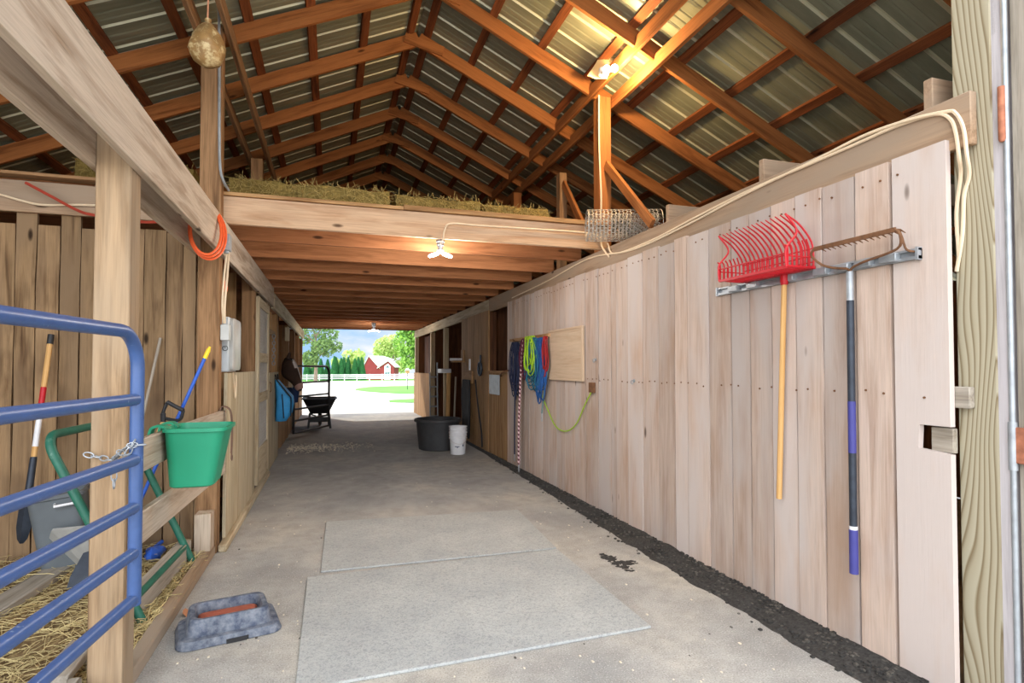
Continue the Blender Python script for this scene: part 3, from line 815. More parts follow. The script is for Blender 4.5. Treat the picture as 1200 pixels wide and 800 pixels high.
# straw bed
def bed(x0,x1,y0,y1,n,h0,name,label):
    m=MB(); nx=max(2,int((x1-x0)/.12)); nyy=max(2,int((y1-y0)/.12))
    hh=lambda x,y: h0+.05*noise.noise(Vector((x*1.6,y*1.6,1)))+.02*noise.noise(Vector((x*7,y*7,4)))
    vs=[(x0+(x1-x0)*i/nx,y0+(y1-y0)*j/nyy,hh(x0+(x1-x0)*i/nx,y0+(y1-y0)*j/nyy)) for j in range(nyy+1) for i in range(nx+1)]
    m.add(vs,[(j*(nx+1)+i,j*(nx+1)+i+1,(j+1)*(nx+1)+i+1,(j+1)*(nx+1)+i) for j in range(nyy) for i in range(nx)],smooth=True)
    for _ in range(n):
        x=rnd(x0,x1); y=rnd(y0,y1); a=rnd(0,6.28); l=rnd(.05,.22); z=hh(x,y)
        d=Vector((math.cos(a),math.sin(a),rnd(-.1,.25)))*l; p=Vector((x,y,z+.006))
        mid=p+d*.5+Vector((rnd(-.01,.01),rnd(-.01,.01),.012)); q=p+d
        q.x=min(max(q.x,x0),x1+.02); q.y=min(q.y,y1)
        m.tube([p,mid,q],rnd(.0012,.0026),3,mat=1,caps=False,smooth=False)
    return tag(m.build(name,[M['straw_dark'],M['straw']]),label,'straw',kind='stuff')
bed(-4.6,-1.12,1.3,5.15,9000,.07,'straw_bedding','trampled straw and hay covering the left stall floor')
bed(-1.0,-.965,3.1,4.9,250,.06,'loose_straw','loose straw packed along the curb under the fence boards')
bed(-1.13,-.96,3.12,5.05,900,.035,'loose_hay','hay wisps between the grey timber and the curb')

# ------------------------------------------------------------------ electrics on the left
eb=thing('electrical_box','grey electrical breaker box on the left wall above the cream planks','electrical box',(-.88,5.56,1.45))
def fn(m): m.box((-.99,5.34,1.46),(-.83,5.77,1.93),2)
ebb=part(fn,'box_body',M['panel_grey'],eb,.012)
def fn(m):
    rs=[[Vector((x,v.x,v.y)) for v in [Vector((p.x,p.y)) for p in rrect(5.555,1.695,hx,hy,0,.045)]] for x,hx,hy in ((-.83,.205,.225),(-.805,.205,.225),(-.797,.195,.215))]
    m.rings([[Vector((p.x,p.y,p.z)) for p in r] for r in rs],smooth=False)
part(fn,'box_door',M['cover_grey'],eb)
part(lambda m:m.tube([(-.86,5.335,1.66+.0)]+[(-.86+.02*math.sin(a),5.335,1.66+.02*math.cos(a)) for a in [k*.6 for k in range(11)]],.003,5),'pull_ring',M['black_plastic'],ebb)
one(lambda m:m.box((-.868,5.14,1.72),(-.80,5.23,1.85),2),'junction_box',M['cover_grey'],'small grey metal box fixed to the brown post beside the breaker box','electrical box',bevel=.004)
one(lambda m:(m.box((-.83,4.92,2.42),(-.77,5.02,2.55),2),m.lathe((-.8,4.97,2.40),[(.02,0),(.02,.03)],10)),'junction_box',M['galv'],'grey metal box on the header beam where the orange cord hangs','electrical box',bevel=.006)
def cable(pts,r,mat,label,name='cable',cat='cable',n=6): return one(lambda m:m.tube(smooth_path(pts,n),r,6),name,M[mat],label,cat)
cable([(-.79,5.0,2.42),(-.81,5.08,2.25),(-.83,5.1,2.0),(-.835,5.15,1.86)],.009,'white_cable','white cable dropping from the beam box to the breaker box')
cable([(-.80,4.98,2.41),(-.83,5.06,2.22),(-.845,5.09,2.0),(-.845,5.16,1.86)],.008,'white_cable','second white cable beside it, nearer the brown post')
def fn(m):
    for k in range(3):
        o=.012*k; c=[]
        for q in range(28):
            a=2*math.pi*q/28
            y=4.70+.26*math.sin(a)*.5+.02*k; 
            x=-.80+o if math.cos(a)>-.2 or True else 0
            # loop round the header: front of the beam, under it and up behind
            c.append(Vector((-.88+(.095+o)*math.sin(a)+.0, 4.62+.16*math.cos(a)+.03*k, 2.50+(.205+o)*math.cos(a+.3))))
        m.tube(c,.009,6,closed=True)
one(fn,'orange_cord',M['orange'],'orange extension cord looped round the pale header beam','cord')
cable([P(30,214,Y=5.15),P(60,230,Y=5.15),P(90,246,Y=5.15),P(110,252,Y=5.15),P(165,260,Y=5.15),P(195,259,Y=5.1)],.012,'redcord','dull red cord sagging across the header of the left stall','cord','cord')
cable([P(-20,226,Y=5.2),P(0,228,Y=5.2),P(25,235,Y=5.2),P(50,240,Y=5.2),P(90,240,Y=5.2),P(120,241,Y=5.2)],.009,'white_cable','white cable stapled along the left stall header')
oc=thing('hanging_plug','orange cord end with plug hanging above the breaker box','cord',(-.9,5.5,1.9))
part(lambda m:m.tube(smooth_path([(-.89,5.45,2.45),(-.9,5.5,2.3),(-.9,5.5,2.22)],5),.007,6),'cord_drop',M['orange'],oc)
part(lambda m:(m.lathe((-.9,5.5,2.16),[(.0,0),(.028,.005),(.03,.04),(.018,.075),(.01,.09)],12)),'plug',M['orange'],oc)
cable([(-.82,5.5,1.45),(-.825,5.56,1.40),(-.825,5.62,1.3),(-.826,5.66,1.22),(-.825,5.7,1.3),(-.825,5.68,1.43)],.006,'white_cable','white cord loop hanging under the breaker box')

# ------------------------------------------------------------------ left doors
def meshpanel(m,x,y0,y1,z0,z1,st=.04,r=.0018):
    y=y0
    while y<=y1+1e-6: m.tube([(x,y,z0),(x,y,z1)],r,4,smooth=False); y+=st
    z=z0
    while z<=z1+1e-6: m.tube([(x,y0,z),(x,y1,z)],r,4,smooth=False); z+=st
d1=thing('door_1','tan framed stall door with three wire mesh panels, left','door',(XL,8.05,0),kind='structure')
def fn(m):
    for y in (7.46,8.56): m.box((-.875,y,.08),(-.835,y+.1,2.36),2)
    for z,h in ((.08,.42),(1.06,.12),(1.56,.12),(2.24,.12)): m.box((-.872,7.56,z),(-.838,8.56,z+h),1)
part(fn,'door_frame',W['cream'],d1,.004)
for z0,z1 in ((.5,1.06),(1.18,1.56),(1.68,2.24)):
    part(lambda m:meshpanel(m,-.855,7.56,8.56,z0,z1),'wire_mesh',M['wire'],d1)
part(lambda m:m.tube([(-.815,8.6,1.15),(-.80,8.6,1.17),(-.80,8.6,1.27),(-.815,8.6,1.29)],.007,6),'door_pull',M['rust'],d1)
d3=thing('door_3','low tan half door the dark horse looks over','door',(XL,10.85,0),kind='structure')
def fn(m):
    y=10.43
    while y<11.29: plank(m,XL-.008,XL-.034,y,min(11.3,y+.145),.06,1.08,jit=.002); y+=.145
part(fn,'door_boards',W['warm'],d3)
part(lambda m:m.box((XL-.012,10.43,1.06),(XL+.012,11.29,1.12),1),'top_rail',W['warm'],d3)
# upper window slab and chains left
def fn(m):
    for y in (8.95,9.6): m.box((XL-.06,y,1.45),(XL-.03,y+.08,2.36),2)
    m.box((XL-.06,8.8,2.0),(XL-.02,10.28,2.08),1)
one(fn,'window_1',W['warm'],'open stall window frame beyond the mesh door, left','window',kind='structure')
def fn(m):
    for k in range(9): link(m,Vector((-.83,9.25+.012*(k%2),1.96-.05*k)),Vector((0,0,1)),Vector((0,1,0)) if k%2 else Vector((1,0,0)),.034,.02,.006)
one(fn,'hanging_chain',M['galv'],'bright chain hanging in the stall window beyond the mesh door','chain')
one(lambda m:(m.box((-.875,12.0,2.02),(-.80,12.13,2.28),2),m.box((-.84,12.02,2.28),(-.82,12.1,2.3),2)),'wooden_box',W['cream'],'small pale box fixed under the far left header','box')

# blue hay bag
hb=thing('hay_bag','blue hay bag with black straps hanging at the left stall front','bag',(-.72,9.8,.64))
def bagring(z,hx,hy,cx,cy,n=16,sag=0):
    return [Vector((cx+hx*math.copysign(abs(math.cos(a))**.7,math.cos(a)),cy+hy*math.copysign(abs(math.sin(a))**.7,math.sin(a)),z+sag*math.sin(3*a))) for a in [2*math.pi*k/n for k in range(n)]]
def fn(m):
    m.rings([bagring(.64,.06,.12,-.765,9.8),bagring(.665,.085,.17,-.755,9.8,sag=.02),bagring(.78,.125,.22,-.715,9.8,sag=.015),bagring(.92,.135,.23,-.70,9.8,sag=.02),bagring(1.02,.13,.22,-.705,9.8,sag=.015),bagring(1.1,.095,.21,-.745,9.8,sag=.02),bagring(1.2,.06,.2,-.785,9.8,sag=.01),bagring(1.30,.02,.19,-.825,9.8)])
hbb=part(fn,'bag_body',M['blue_fabric'],hb)
def fn(m):
    m.beam((-.83,9.57,1.33),(-.60,9.6,1.02),.05,.012,(1,0,1)); m.beam((-.60,9.6,1.02),(-.60,9.6,.72),.012,.03,(0,1,0)); m.tube([(-.835,9.6,1.38),(-.82,9.7,1.30),(-.82,9.9,1.30),(-.835,10,1.38)],.012,6)
    m.beam((-.73,9.565,1.08),(-.70,9.56,.7),.014,.012,(0,1,0))
part(fn,'strap',M['black_fabric'],hbb)
# navy bucket on the far side of the horse
nb=thing('hanging_bucket','dark blue bucket hanging beyond the horse head','bucket',(-.70,11.5,.85))
part(lambda m:m.lathe((-.70,11.55,.83),[(.09,0),(.10,.005),(.135,.26),(.145,.262),(.145,.28),(.128,.28),(.09,.02)],18),'bucket_shell',M['navy_fabric'],nb)
part(lambda m:m.tube([(-.70+.0,11.55+.14*math.cos(a),1.1+.16*math.sin(a)) for a in [math.pi*k/10 for k in range(11)]],.005,5),'bail',M['wire'],nb)

# ------------------------------------------------------------------ horse looking out of its stall
ho=thing('horse','dark bay horse with a white blaze looking over the low half door','horse',(-2.2,10.85,0))
def ring(c,t,dors,a,b,n=14,flat=1):
    t=t.normalized(); d=(dors-t*dors.dot(t)).normalized(); s=t.cross(d)
    return [c+s*a*math.cos(2*math.pi*k/n)+d*b*math.sin(2*math.pi*k/n) for k in range(n)]
def fn(m):
    U=Vector((0,0,1)); yb=10.86
    body=[(-3.62,1.05,.10,.12),(-3.52,1.10,.24,.28),(-3.2,1.12,.29,.33),(-2.7,1.07,.31,.36),(-2.3,1.06,.29,.36),(-2.0,1.12,.25,.36),(-1.78,1.24,.17,.30),(-1.5,1.36,.12,.24),(-1.2,1.44,.10,.20),(-.94,1.50,.09,.17)]
    rs=[]
    for i,(x,z,a,b) in enumerate(body):
        j=min(i+1,len(body)-1); k=max(i-1,0); t=Vector((body[j][0]-body[k][0],0,body[j][1]-body[k][1]))
        rs.append(ring(Vector((x,yb-(max(0,x+1.6))*.35,z)),t,U,a,b))
    m.rings(rs)
    # head, poll to muzzle
    a0=P(338.5,423,D=10.3); a1=P(352.5,456.5,D=10.05); t=a1-a0; dors=RT+Vector((0,-.15,.2))
    prof=[(-.09,.06,.06,-.01),(.04,.09,.12,-.02),(.2,.105,.155,-.045),(.36,.10,.155,-.05),(.52,.08,.125,-.03),(.70,.062,.095,-.01),(.85,.062,.082,-.005),(.95,.056,.066,-.008),(1.0,.036,.036,-.015)]
    tn=t.normalized(); dn=(dors-tn*dors.dot(tn)).normalized(); n=14
    rs=[ring(a0+t*q+dn*o,t,dors,a,b,n) for q,a,b,o in prof]
    def mm(i,k):
        if i>=6: return 2
        if i>=1 and k in (3,): return 1
        if 1<=i<3 and k in (2,): return 1
        return None
    m.rings(rs,mats=mm)
    # legs
    for (x,y,zt) in ((-1.95,-.15,.95),(-1.95,.15,.95)):
        m.tube([(x,yb+y,zt),(x,yb+y,.55),(x+.01,yb+y,.48),(x,yb+y,.14),(x+.03,yb+y,.06),(x+.04,yb+y,0)],[.10,.055,.058,.034,.04,.062],10)
    for y in (-.16,.16):
        m.tube([(-3.25,yb+y,1.0),(-3.1,yb+y,.78),(-3.32,yb+y,.52),(-3.28,yb+y,.45),(-3.26,yb+y,.14),(-3.22,yb+y,.06),(-3.2,yb+y,0)],[.16,.11,.06,.05,.035,.04,.062],10)
part(fn,'body',[M['horse'],M['blaze'],M['muzzle']],ho)
for s in (-1,1):
    def fn(m):
        b=P(337.5,420,D=10.3)+Vector((0,s*.065,-.02)); m.tube([b,b+Vector((.01,s*.012,.05)),b+Vector((.025,s*.02,.10)),b+Vector((.035,s*.016,.14))],[.022,.03,.022,.003],8)
    part(fn,'ear',M['horse'],ho)
    part(lambda m:m.ellipsoid(P(343,431,D=10.25)+Vector((0,s*.094,0)),.018,.014,.016,10,6),'eye',M['black_plastic'],ho)
def fn(m):
    for k in range(26):
        q=k/25; p=Vector((-.92-q*.75,10.68+q*.2,1.68-q*.16)); m.tube([p,p+Vector((-.02,-.06+rnd(-.03,.03),-.06)),p+Vector((-.02,-.10+rnd(-.02,.02),-.2))],[.016,.014,.003],5)
    fq=P(339,420,D=10.25)
    for k in range(7): m.tube([fq+Vector((-.03,-.04+.012*k,-.02)),fq+Vector((.04,-.05+.016*k,-.01)),fq+Vector((.085,-.05+.016*k,-.12))],[.012,.012,.003],5)
part(fn,'mane',M['black_fabric'],ho)

# ------------------------------------------------------------------ black gate, cart
bg0=Vector((-.74,12.66,0)); bg1=Vector((-.05,14.07,0)); bh=(bg1-bg0).normalized()
kg=thing('pipe_gate','black tubular gate swung open into the far aisle by the wheelbarrow','gate',bg0+Vector((0,0,.1)))
def fn(m):
    z0,z1,rc=.13,1.52,.2; pts=[bg0+Vector((0,0,z0)),bg0+Vector((0,0,z1))]
    for k in range(0,8): a=k/7*math.pi/2; pts.append(bg1+bh*(-rc+rc*math.sin(a))+Vector((0,0,z1-rc+rc*math.cos(a))))
    pts.append(bg1+Vector((0,0,z0))); m.tube(pts,.028,10,closed=True)
part(fn,'gate_frame',M['black_paint'],kg)
for z in (.38,.62,.88,1.17): part(lambda m:m.tube([bg0+Vector((0,0,z)),bg1+Vector((0,0,z))],.022,8),'gate_bar',M['black_paint'],kg)
wx,wy=-.27,14.95
wb=thing('wheelbarrow','black wheelbarrow parked behind the black gate in the sunlit doorway','wheelbarrow',(wx,wy,0))
def fn(m):
    rs=[rrect(wx,wy+.1,.2,.3,.36,.05),rrect(wx,wy+.1,.22,.33,.38,.06),rrect(wx,wy+.05,.38,.56,.72,.08),rrect(wx,wy+.05,.41,.59,.725,.09),rrect(wx,wy+.05,.41,.59,.74,.09),rrect(wx,wy+.05,.375,.555,.745,.08),rrect(wx,wy+.1,.2,.31,.4,.05)]
    m.rings(rs)
part(fn,'tray',M['black_plastic'],wb)
for s in (-1,1):
    part(lambda m:m.beam((wx+s*.22,wy-.2,.38),(wx+s*.26,wy-.28,.0),.05,.08,(0,1,0)),'leg',M['black_paint'],wb)
    part(lambda m:m.tube([(wx+s*.12,wy+.62,.24),(wx+s*.2,wy+.1,.33),(wx+s*.27,wy-.75,.62)],.02,8),'handle',M['black_paint'],wb)
part(lambda m:m.box((wx-.26,wy-.26,.16),(wx+.26,wy-.2,.28),0),'leg_brace',M['black_paint'],wb,.006)
part(lambda m:m.lathe((wx-.05,wy+.62,.19),[(.05,-.0),(.10,.0),(.17,.01),(.19,.035),(.19,.065),(.17,.09),(.10,.1),(.05,.1)],24,axis=(1,0,0)),'wheel',M['black_plastic'],wb)
# scattered shavings on the aisle
def fn(m):
    for _ in range(1500):
        x=rnd(-.75,.75); y=rnd(10.4,12.0)
        if random.random()>math.exp(-((y-11.2)/.45)**2)*math.exp(-max(0,x+.2)*1.6): continue
        a=rnd(0,6.3); l=rnd(.01,.03); p=Vector((x,y,.004)); m.tube([p,p+Vector((math.cos(a)*l,math.sin(a)*l,.006))],rnd(.004,.008),4,smooth=False)
one(fn,'wood_shavings',M['pale_chip'],'pale wood shavings scattered across the far aisle floor','shavings',kind='stuff')

# ------------------------------------------------------------------ tub, buckets
mt=thing('stock_tub','large black rubber stock tub on the aisle floor at right','tub',(1.88,10.45,0))
part(lambda m:m.lathe((1.88,10.45,0),[(.33,0),(.345,.01),(.395,.5),(.43,.505),(.435,.53),(.425,.555),(.395,.555),(.375,.52),(.32,.03)],32,sx=1,sy=1.12),'tub_shell',M['rubber_tub'],mt)
bx,by=2.10,9.72
def bucket(z,label):
    t=thing('bucket',label,'bucket',(bx,by,z),'stacked white buckets')
    part(lambda m:m.lathe((bx,by,z),[(.125,0),(.13,.006),(.143,.265),(.156,.268),(.156,.285),(.144,.288),(.146,.31),(.157,.313),(.157,.328),(.146,.331),(.147,.355),(.16,.358),(.16,.375),(.14,.375),(.122,.02)],28),'bucket_shell',M['white_plastic'],t)
    return t
b1=bucket(0,'lower white plastic bucket of the stack, standing on the floor')
part(lambda m:m.tube([(bx+.15*math.cos(a),by-.155*math.sin(a)-.003,.285-.10*math.sin(a)) for a in [math.pi*k/14 for k in range(15)]],.003,5),'bail',M['wire'],b1)
def fn(m):
    for (a,da,z,h) in ((-125,34,.135,.012),(-110,10,.12,.01),(-68,9,.14,.035)):
        vs=[]; n=8; rr=.1385
        for i in range(n+1):
            q=R(a+da*i/n)
            vs+= [(bx+rr*math.cos(q),by+rr*math.sin(q),z),(bx+(rr+.001)*math.cos(q),by+(rr+.001)*math.sin(q),z+h)]
        m.add(vs,[(2*i,2*i+2,2*i+3,2*i+1) for i in range(n)])
part(fn,'printed_mark',M['navy_fabric'],b1,label='small dark blue printed marks on the white bucket')
bucket(.105,'upper white plastic bucket nested in the lower one')

# ------------------------------------------------------------------ right wall tools
rack=thing('tool_rack','long grey steel tool rack on the right plank wall','rack',(2.58,2.6,2.0))
ya,yb=P(1077,295,X=2.6).y,P(840,342,X=2.6).y
def fn(m):
    m.box((2.596,ya,2.005),(2.62,yb,2.02),1); m.box((2.596,ya,2.045),(2.62,yb,2.055),1); m.box((2.614,ya,2.005),(2.62,yb,2.055),1)
    m.box((2.59,ya,2.0),(2.62,ya+.012,2.06),1); m.box((2.59,yb-.012,2.0),(2.62,yb,2.06),1)
part(fn,'rack_rail',M['galv'],rack)
for px in (858,880,922,960,985,1010,1040): 
    y=P(px,310,X=2.58).y
    part(lambda m:(m.box((2.575,y-.045,2.01),(2.615,y+.045,2.05),1)),'clip',M['galv'],rack,.004)
part(lambda m:m.tube(smooth_path([(2.60,ya+.02,2.04),(2.56,ya+.03,2.05),(2.55,ya+.04,2.10),(2.545,ya+.05,2.14)],4),.005,6),'end_hook',M['rust'],rack)

# red manure fork, hung head up
fk=thing('manure_fork','red plastic basket manure fork hanging head up on the tool rack','fork',(2.55,3.45,.7))
hy=P(918,330,X=2.565).y
part(lambda m:m.tube([P(913,584,X=2.572),Vector((2.572,hy,2.03)),Vector((2.57,hy,2.08))],[.0165,.016,.015],10),'handle',W['handle'],fk)
def fn(m):
    y0,y1=P(951,321,X=2.56).y,P(869,332,X=2.56).y
    n=16; cy=(y0+y1)/2
    zb0=2.055
    # back cross bar and socket
    m.box((2.555,y0,zb0-.005),(2.59,y1,zb0+.012),1); m.lathe((2.572,hy,1.99),[(.02,0),(.024,.02),(.024,.10),(.018,.11)],10)
    for i in range(n):
        y=y0+(y1-y0)*i/(n-1)
        pts=smooth_path([(2.575,y,zb0),(2.575,y,zb0+.07),(2.56,y,zb0+.15),(2.49,y+.01,zb0+.24),(2.40,y+.02,zb0+.30)],4)
        m.tube(pts,[.0055]*(len(pts)-3)+[.005,.004,.003],6)
    for z,x in ((zb0+.035,2.575),(zb0+.07,2.575),(zb0+.11,2.57)): m.tube([(x,y0,z),(x,y1,z)],.004,6)
    # side wings: curved cage of bars
    for s,yy in ((-1,y0),(1,y1)):
        for j in range(6):
            o=.03*(j+1); 
            m.tube(smooth_path([(2.575-o,yy,zb0),(2.575-o,yy,zb0+.10),(2.555-o*1.0,yy+s*.0,zb0+.16-.008*j)],4),.0045,5)
        m.tube([(2.575,yy,zb0),(2.385,yy,zb0+.004)],.006,6); m.tube([(2.575,yy,zb0+.06),(2.39,yy,zb0+.06)],.004,5)
        m.tube(smooth_path([(2.385,yy,zb0),(2.385,yy,zb0+.10),(2.46,yy,zb0+.2),(2.40,yy+.02,zb0+.30)],5),.006,6)
    # floor lip of the basket
    for j in range(1,7):
        x=2.575-.03*j
        if j in (1,6): m.tube([(x,y0,zb0),(x,y1,zb0)],.005,5)
    for i in range(n):
        y=y0+(y1-y0)*i/(n-1); m.tube([(2.575,y,zb0),(2.39,y,zb0+.002)],.0045,5)
        if i%1==0: m.tube([(2.39,y,zb0),(2.39,y,zb0+.075)],.0042,5)
    m.tube([(2.39,y0,zb0+.075),(2.39,y1,zb0+.075)],.005,5)
    m.box((2.383,y0,zb0-.008),(2.397,y1,zb0+.008),1)
part(fn,'fork_head',M['red_plastic'],fk)

# bow rake, hung head up
rk=thing('bow_rake','steel bow rake with violet grips hanging head up on the rack','rake',(2.55,2.85,.44))
zk=lambda py: P(998,py,X=2.572).z
ry=P(998,400,X=2.572).y; rx=2.566
for n_,a,b,mm,r_ in (('ferrule',318,352,'galv',.0175),('handle_shaft',352,618,'dark_steel',.0185),('violet_band',470,530,'violet',.0192),('white_ring',615,619,'white_plastic',.020),('violet_grip',619,670,'violet',.0215)):
    part(lambda m:m.tube([(rx,ry,zk(a)),(rx,ry,zk(a)*.5+zk(b)*.5),(rx,ry,zk(b))],r_,12),n_,M[mm],rk)
def fn(m):
    y0,y1=P(1050,273,X=2.5).y,P(954,293,X=2.5).y; zz=2.14
    m.box((2.492,y0,zz-.011),(2.502,y1,zz+.011),1)
    for i in range(15):
        y=y0+.01+(y1-y0-.02)*i/14; m.tube([(2.497,y,zz),(2.54,y,zz+.004),(2.572,y,zz-.008)],[.0065,.005,.002],5)
    for yy,s in ((y0,-1),(y1,1)):
        m.tube(smooth_path([(2.497,yy,zz),(2.50,yy+s*.02,zz-.03),(2.53,yy-s*.02,zz-.085),(2.555,ry+s*.09,zz-.11),(rx,ry+s*.01,zz-.13),(rx,ry,zz-.17)],5),.0065,6)
part(fn,'rake_head',M['rust'],rk)

# ------------------------------------------------------------------ ropes
def coil(px0,px1,py0,py1,turns,r,x=2.575,spread=.02,tail=None,seg=18):
    ya,yb=P(px1,430,X=x).y,P(px0,430,X=x).y; cy=(ya+yb)/2; w=(yb-ya)/2
    z1=P((px0+px1)/2,py0,X=x).z; z0=P((px0+px1)/2,py1,X=x).z; pts=[]
    for t in range(int(turns*1.5)):
        ww=w*rnd(.3,1.0); cyy=cy+rnd(-.45,.45)*w; zz0=z0+rnd(0,.3)*(z1-z0); xo=x-rnd(0,spread)*2.2-.004
        for k in range(seg):
            a=2*math.pi*k/seg; c=math.cos(a); s=math.sin(a)
            wz=ww*math.sin(a)*(.45+.55*(1-c)/2)
            pts.append(Vector((xo+.006*math.sin(3*a+t),cyy+wz,(z1+zz0)/2+(z1-zz0)/2*c)))
    if tail: pts=pts+tail
    return pts
def rope(mat,label,pts,r,group='lead ropes on the right wall',snap=None):
    t=thing('lead_rope',label,'rope',pts[0]-Vector((0,0,.8)),group)
    part(lambda m:m.tube(pts,r*(.72 if len(pts)>40 else 1),6),'rope_coil',M[mat],t)
    if snap is not None:
        def fn(m):
            m.tube([snap,snap+Vector((0,0,-.05))],.009,6); m.tube([snap+Vector((0,.02*math.cos(a),-.075+.028*math.sin(a))) for a in [k*math.pi/5 for k in range(10)]],.005,5,closed=True)
        part(fn,'snap_hook',M['galv'],t)
    return t
xw=2.565
rope('navy_rope','navy blue coiled lead rope, leftmost of the hanging bundle',coil(600,613,401,468,9,.011),.011)
rope('navy_rope','thin navy line hanging almost to the floor at the left of the bundle',[P(606,402,X=xw),P(604,440,X=xw),P(603,490,X=xw),P(603,532,X=xw)],.011,snap=P(603,532,X=xw))
rope('barber','pink and maroon striped rope hanging straight down to the floor',smooth_path([P(614,397,X=2.53),P(611,430,X=2.53),P(609,470,X=2.53),P(608,510,X=2.53),P(608,544,X=2.53)],5),.018,snap=P(608,544,X=2.53))
rope('maroon','dark maroon coiled rope right of the striped rope',coil(611,624,397,445,8,.011,spread=.03),.012)
rope('lime','lime green coiled rope in the middle of the bundle',coil(618,632,394,440,5,.010,x=2.55,spread=.03),.011)
rope('teal','teal coiled rope below and behind the lime green rope',coil(619,638,396,458,9,.010,spread=.035),.011)
rope('royal','bright blue coiled rope right of the lime green rope',coil(630,641,396,474,7,.010,x=2.56),.012)
rope('redrope','short red rope at the right end of the bundle',coil(637,644,394,442,3,.010,x=2.555),.012)
rope('greyrope','grey green rope end hanging below the blue rope',[P(640,400,X=xw),P(643,430,X=xw),P(638,455,X=xw),P(635,484,X=xw)],.011,snap=P(635,484,X=xw))
def fn(m):
    pts=smooth_path([P(624,440,X=2.55),P(632,455,X=2.57),P(641,478,X=2.6),P(651,499,X=2.6),P(663,505,X=2.6),P(675,497,X=2.6),P(685,475,X=2.6),P(693,459,X=2.6)],7); m.tube(pts,.007,6)
one(fn,'lime_line',M['lime'],'lime green line sagging from the rope bundle to a small wall bracket','rope')
one(lambda m:m.box((2.585,P(696,455,X=2.6).y,P(694,460,X=2.6).z),(2.62,P(691,455,X=2.6).y,P(694,448,X=2.6).z),2),'wall_bracket',M['rust'],'small rusty bracket holding the lime green line','bracket',bevel=.004)
one(lambda m:[m.tube([(2.62,P(p,400,X=2.6).y,1.9+.0),(2.56,P(p,400,X=2.6).y,1.885),(2.53,P(p,400,X=2.6).y,1.91)],.008,6) for p in (606,)],'wall_hook',M['rust'],'rusty hook holding the navy ropes','hook')
one(lambda m:m.beam((2.59,P(645,394,X=2.6).y,1.9),(2.59,P(600,400,X=2.6).y,1.9),.055,.04),'peg_rail',W['warm'],'wooden peg rail the coloured ropes hang from','rail')
# plywood hatch
hp=thing('plywood_hatch','square plywood hatch panel right of the coloured ropes','panel',(2.6,6.6,1.3))
hy0,hy1=P(684,420,X=2.6).y,P(643,420,X=2.6).y; hz0,hz1=P(684,447,X=2.6).z,P(684,381,X=2.6).z
part(lambda m:m.box((2.594,hy0+.04,hz0+.02),(2.612,hy1,hz1-.02),1),'panel_sheet',W['ply'],hp)
part(lambda m:(m.box((2.584,hy0,hz0),(2.612,hy0+.04,hz1),2),m.box((2.586,hy0+.04,hz1-.025),(2.612,hy1,hz1),1),m.box((2.588,hy0+.04,hz0),(2.612,hy1,hz0+.02),1)),'trim_strip',W['ply'],hp,.003)
def eye(p,label):
    def fn(m):
        m.lathe(p+Vector((.012,0,0)),[(.016,0),(.016,.006),(.008,.01)],10,axis=(-1,0,0)); m.tube([p+Vector((-.012,.018*math.cos(a),-.012+.018*math.sin(a))) for a in [k*math.pi/5 for k in range(10)]],.004,5,closed=True)
    one(fn,'eye_bolt',M['galv'],label,'hook')
eye(P(697,421,X=2.605),'small metal ring eye on the planks right of the hatch')
eye(P(742,446,X=2.605),'second ring eye on the pale planks, left of the red fork')
# galvanised plate on the stall door, little things farther along
one(lambda m:m.box((XR-.016,P(585,450,X=2.6).y,P(579,462,X=2.6).z),(XR-.012,P(573,450,X=2.6).y,P(579,439,X=2.6).z),2),'metal_plate',M['galv'],'bright metal plate screwed on the right stall half door','plate')
one(lambda m:m.tube(smooth_path([(2.6,P(588,445,X=2.6).y,1.36),(2.55,P(590,445,X=2.6).y,1.37),(2.53,P(594,442,X=2.6).y,1.42),(2.6,P(597,440,X=2.6).y,1.45)],4),.012,6),'door_latch',M['rust'],'rusty curved latch beside the right stall half door','latch')
pan=thing('hanging_pan','dark round pan hanging on the tan planks past the metal plate','pan',(2.6,10.2,1.3))
py_=P(563,432,X=2.6).y
part(lambda m:m.lathe((2.61,py_,P(563,432,X=2.6).z),[(.0,.0),(.12,.0),(.135,.012),(.13,.04),(.115,.042),(.11,.015),(0,.014)],20,axis=(-1,0,0)),'pan_dish',M['dark_steel'],pan)
part(lambda m:m.beam((2.60,py_,P(563,425,X=2.6).z),(2.60,py_,P(563,416,X=2.6).z),.012,.03,(1,0,0)),'pan_handle',M['dark_steel'],pan)
sh=thing('wall_shelf','small wooden shelf on the tan planks beside the dark bay','shelf',(2.5,11.7,1.55))
part(lambda m:m.box((2.38,11.45,1.60),(2.62,11.75,1.63),1),'shelf_board',W['warm'],sh)
part(lambda m:m.box((2.59,11.5,1.63),(2.618,11.72,1.86),2),'shelf_back',W['warm'],sh)
one(lambda m:m.lathe((2.46,11.6,1.66),[(.0,-.13),(.028,-.13),(.028,.13),(0,.13)],10,axis=(1,.15,0)),'white_roll',M['white_plastic'],'small white roll lying on the wooden shelf','roll')
gr_=thing('hose_rack','pale board with black hoses hanging beside the stock tub','rack',(2.58,11.2,.3))
part(lambda m:m.box((2.59,10.75,1.18),(2.618,11.45,1.42),1),'rack_board',W['warm'],gr_)
for k in range(6):
    y=10.85+.1*k
    part(lambda m:m.tube(smooth_path([(2.56,y,1.25),(2.545,y+.02,.9),(2.55,y-.03,.5),(2.56,y+.02,.12+.03*k),(2.58,y+.05,.5),(2.575,y+.04,1.25)],6),.022,7),'hose',M['black_plastic'],gr_)
one(lambda m:m.tube(smooth_path([P(557,445,X=2.59),P(560,475,X=2.59),P(564,505,X=2.59),P(565,524,X=2.59)],5),.014,6),'dark_strap',M['black_fabric'],'thin dark strap hanging to the floor right of the hoses','strap')
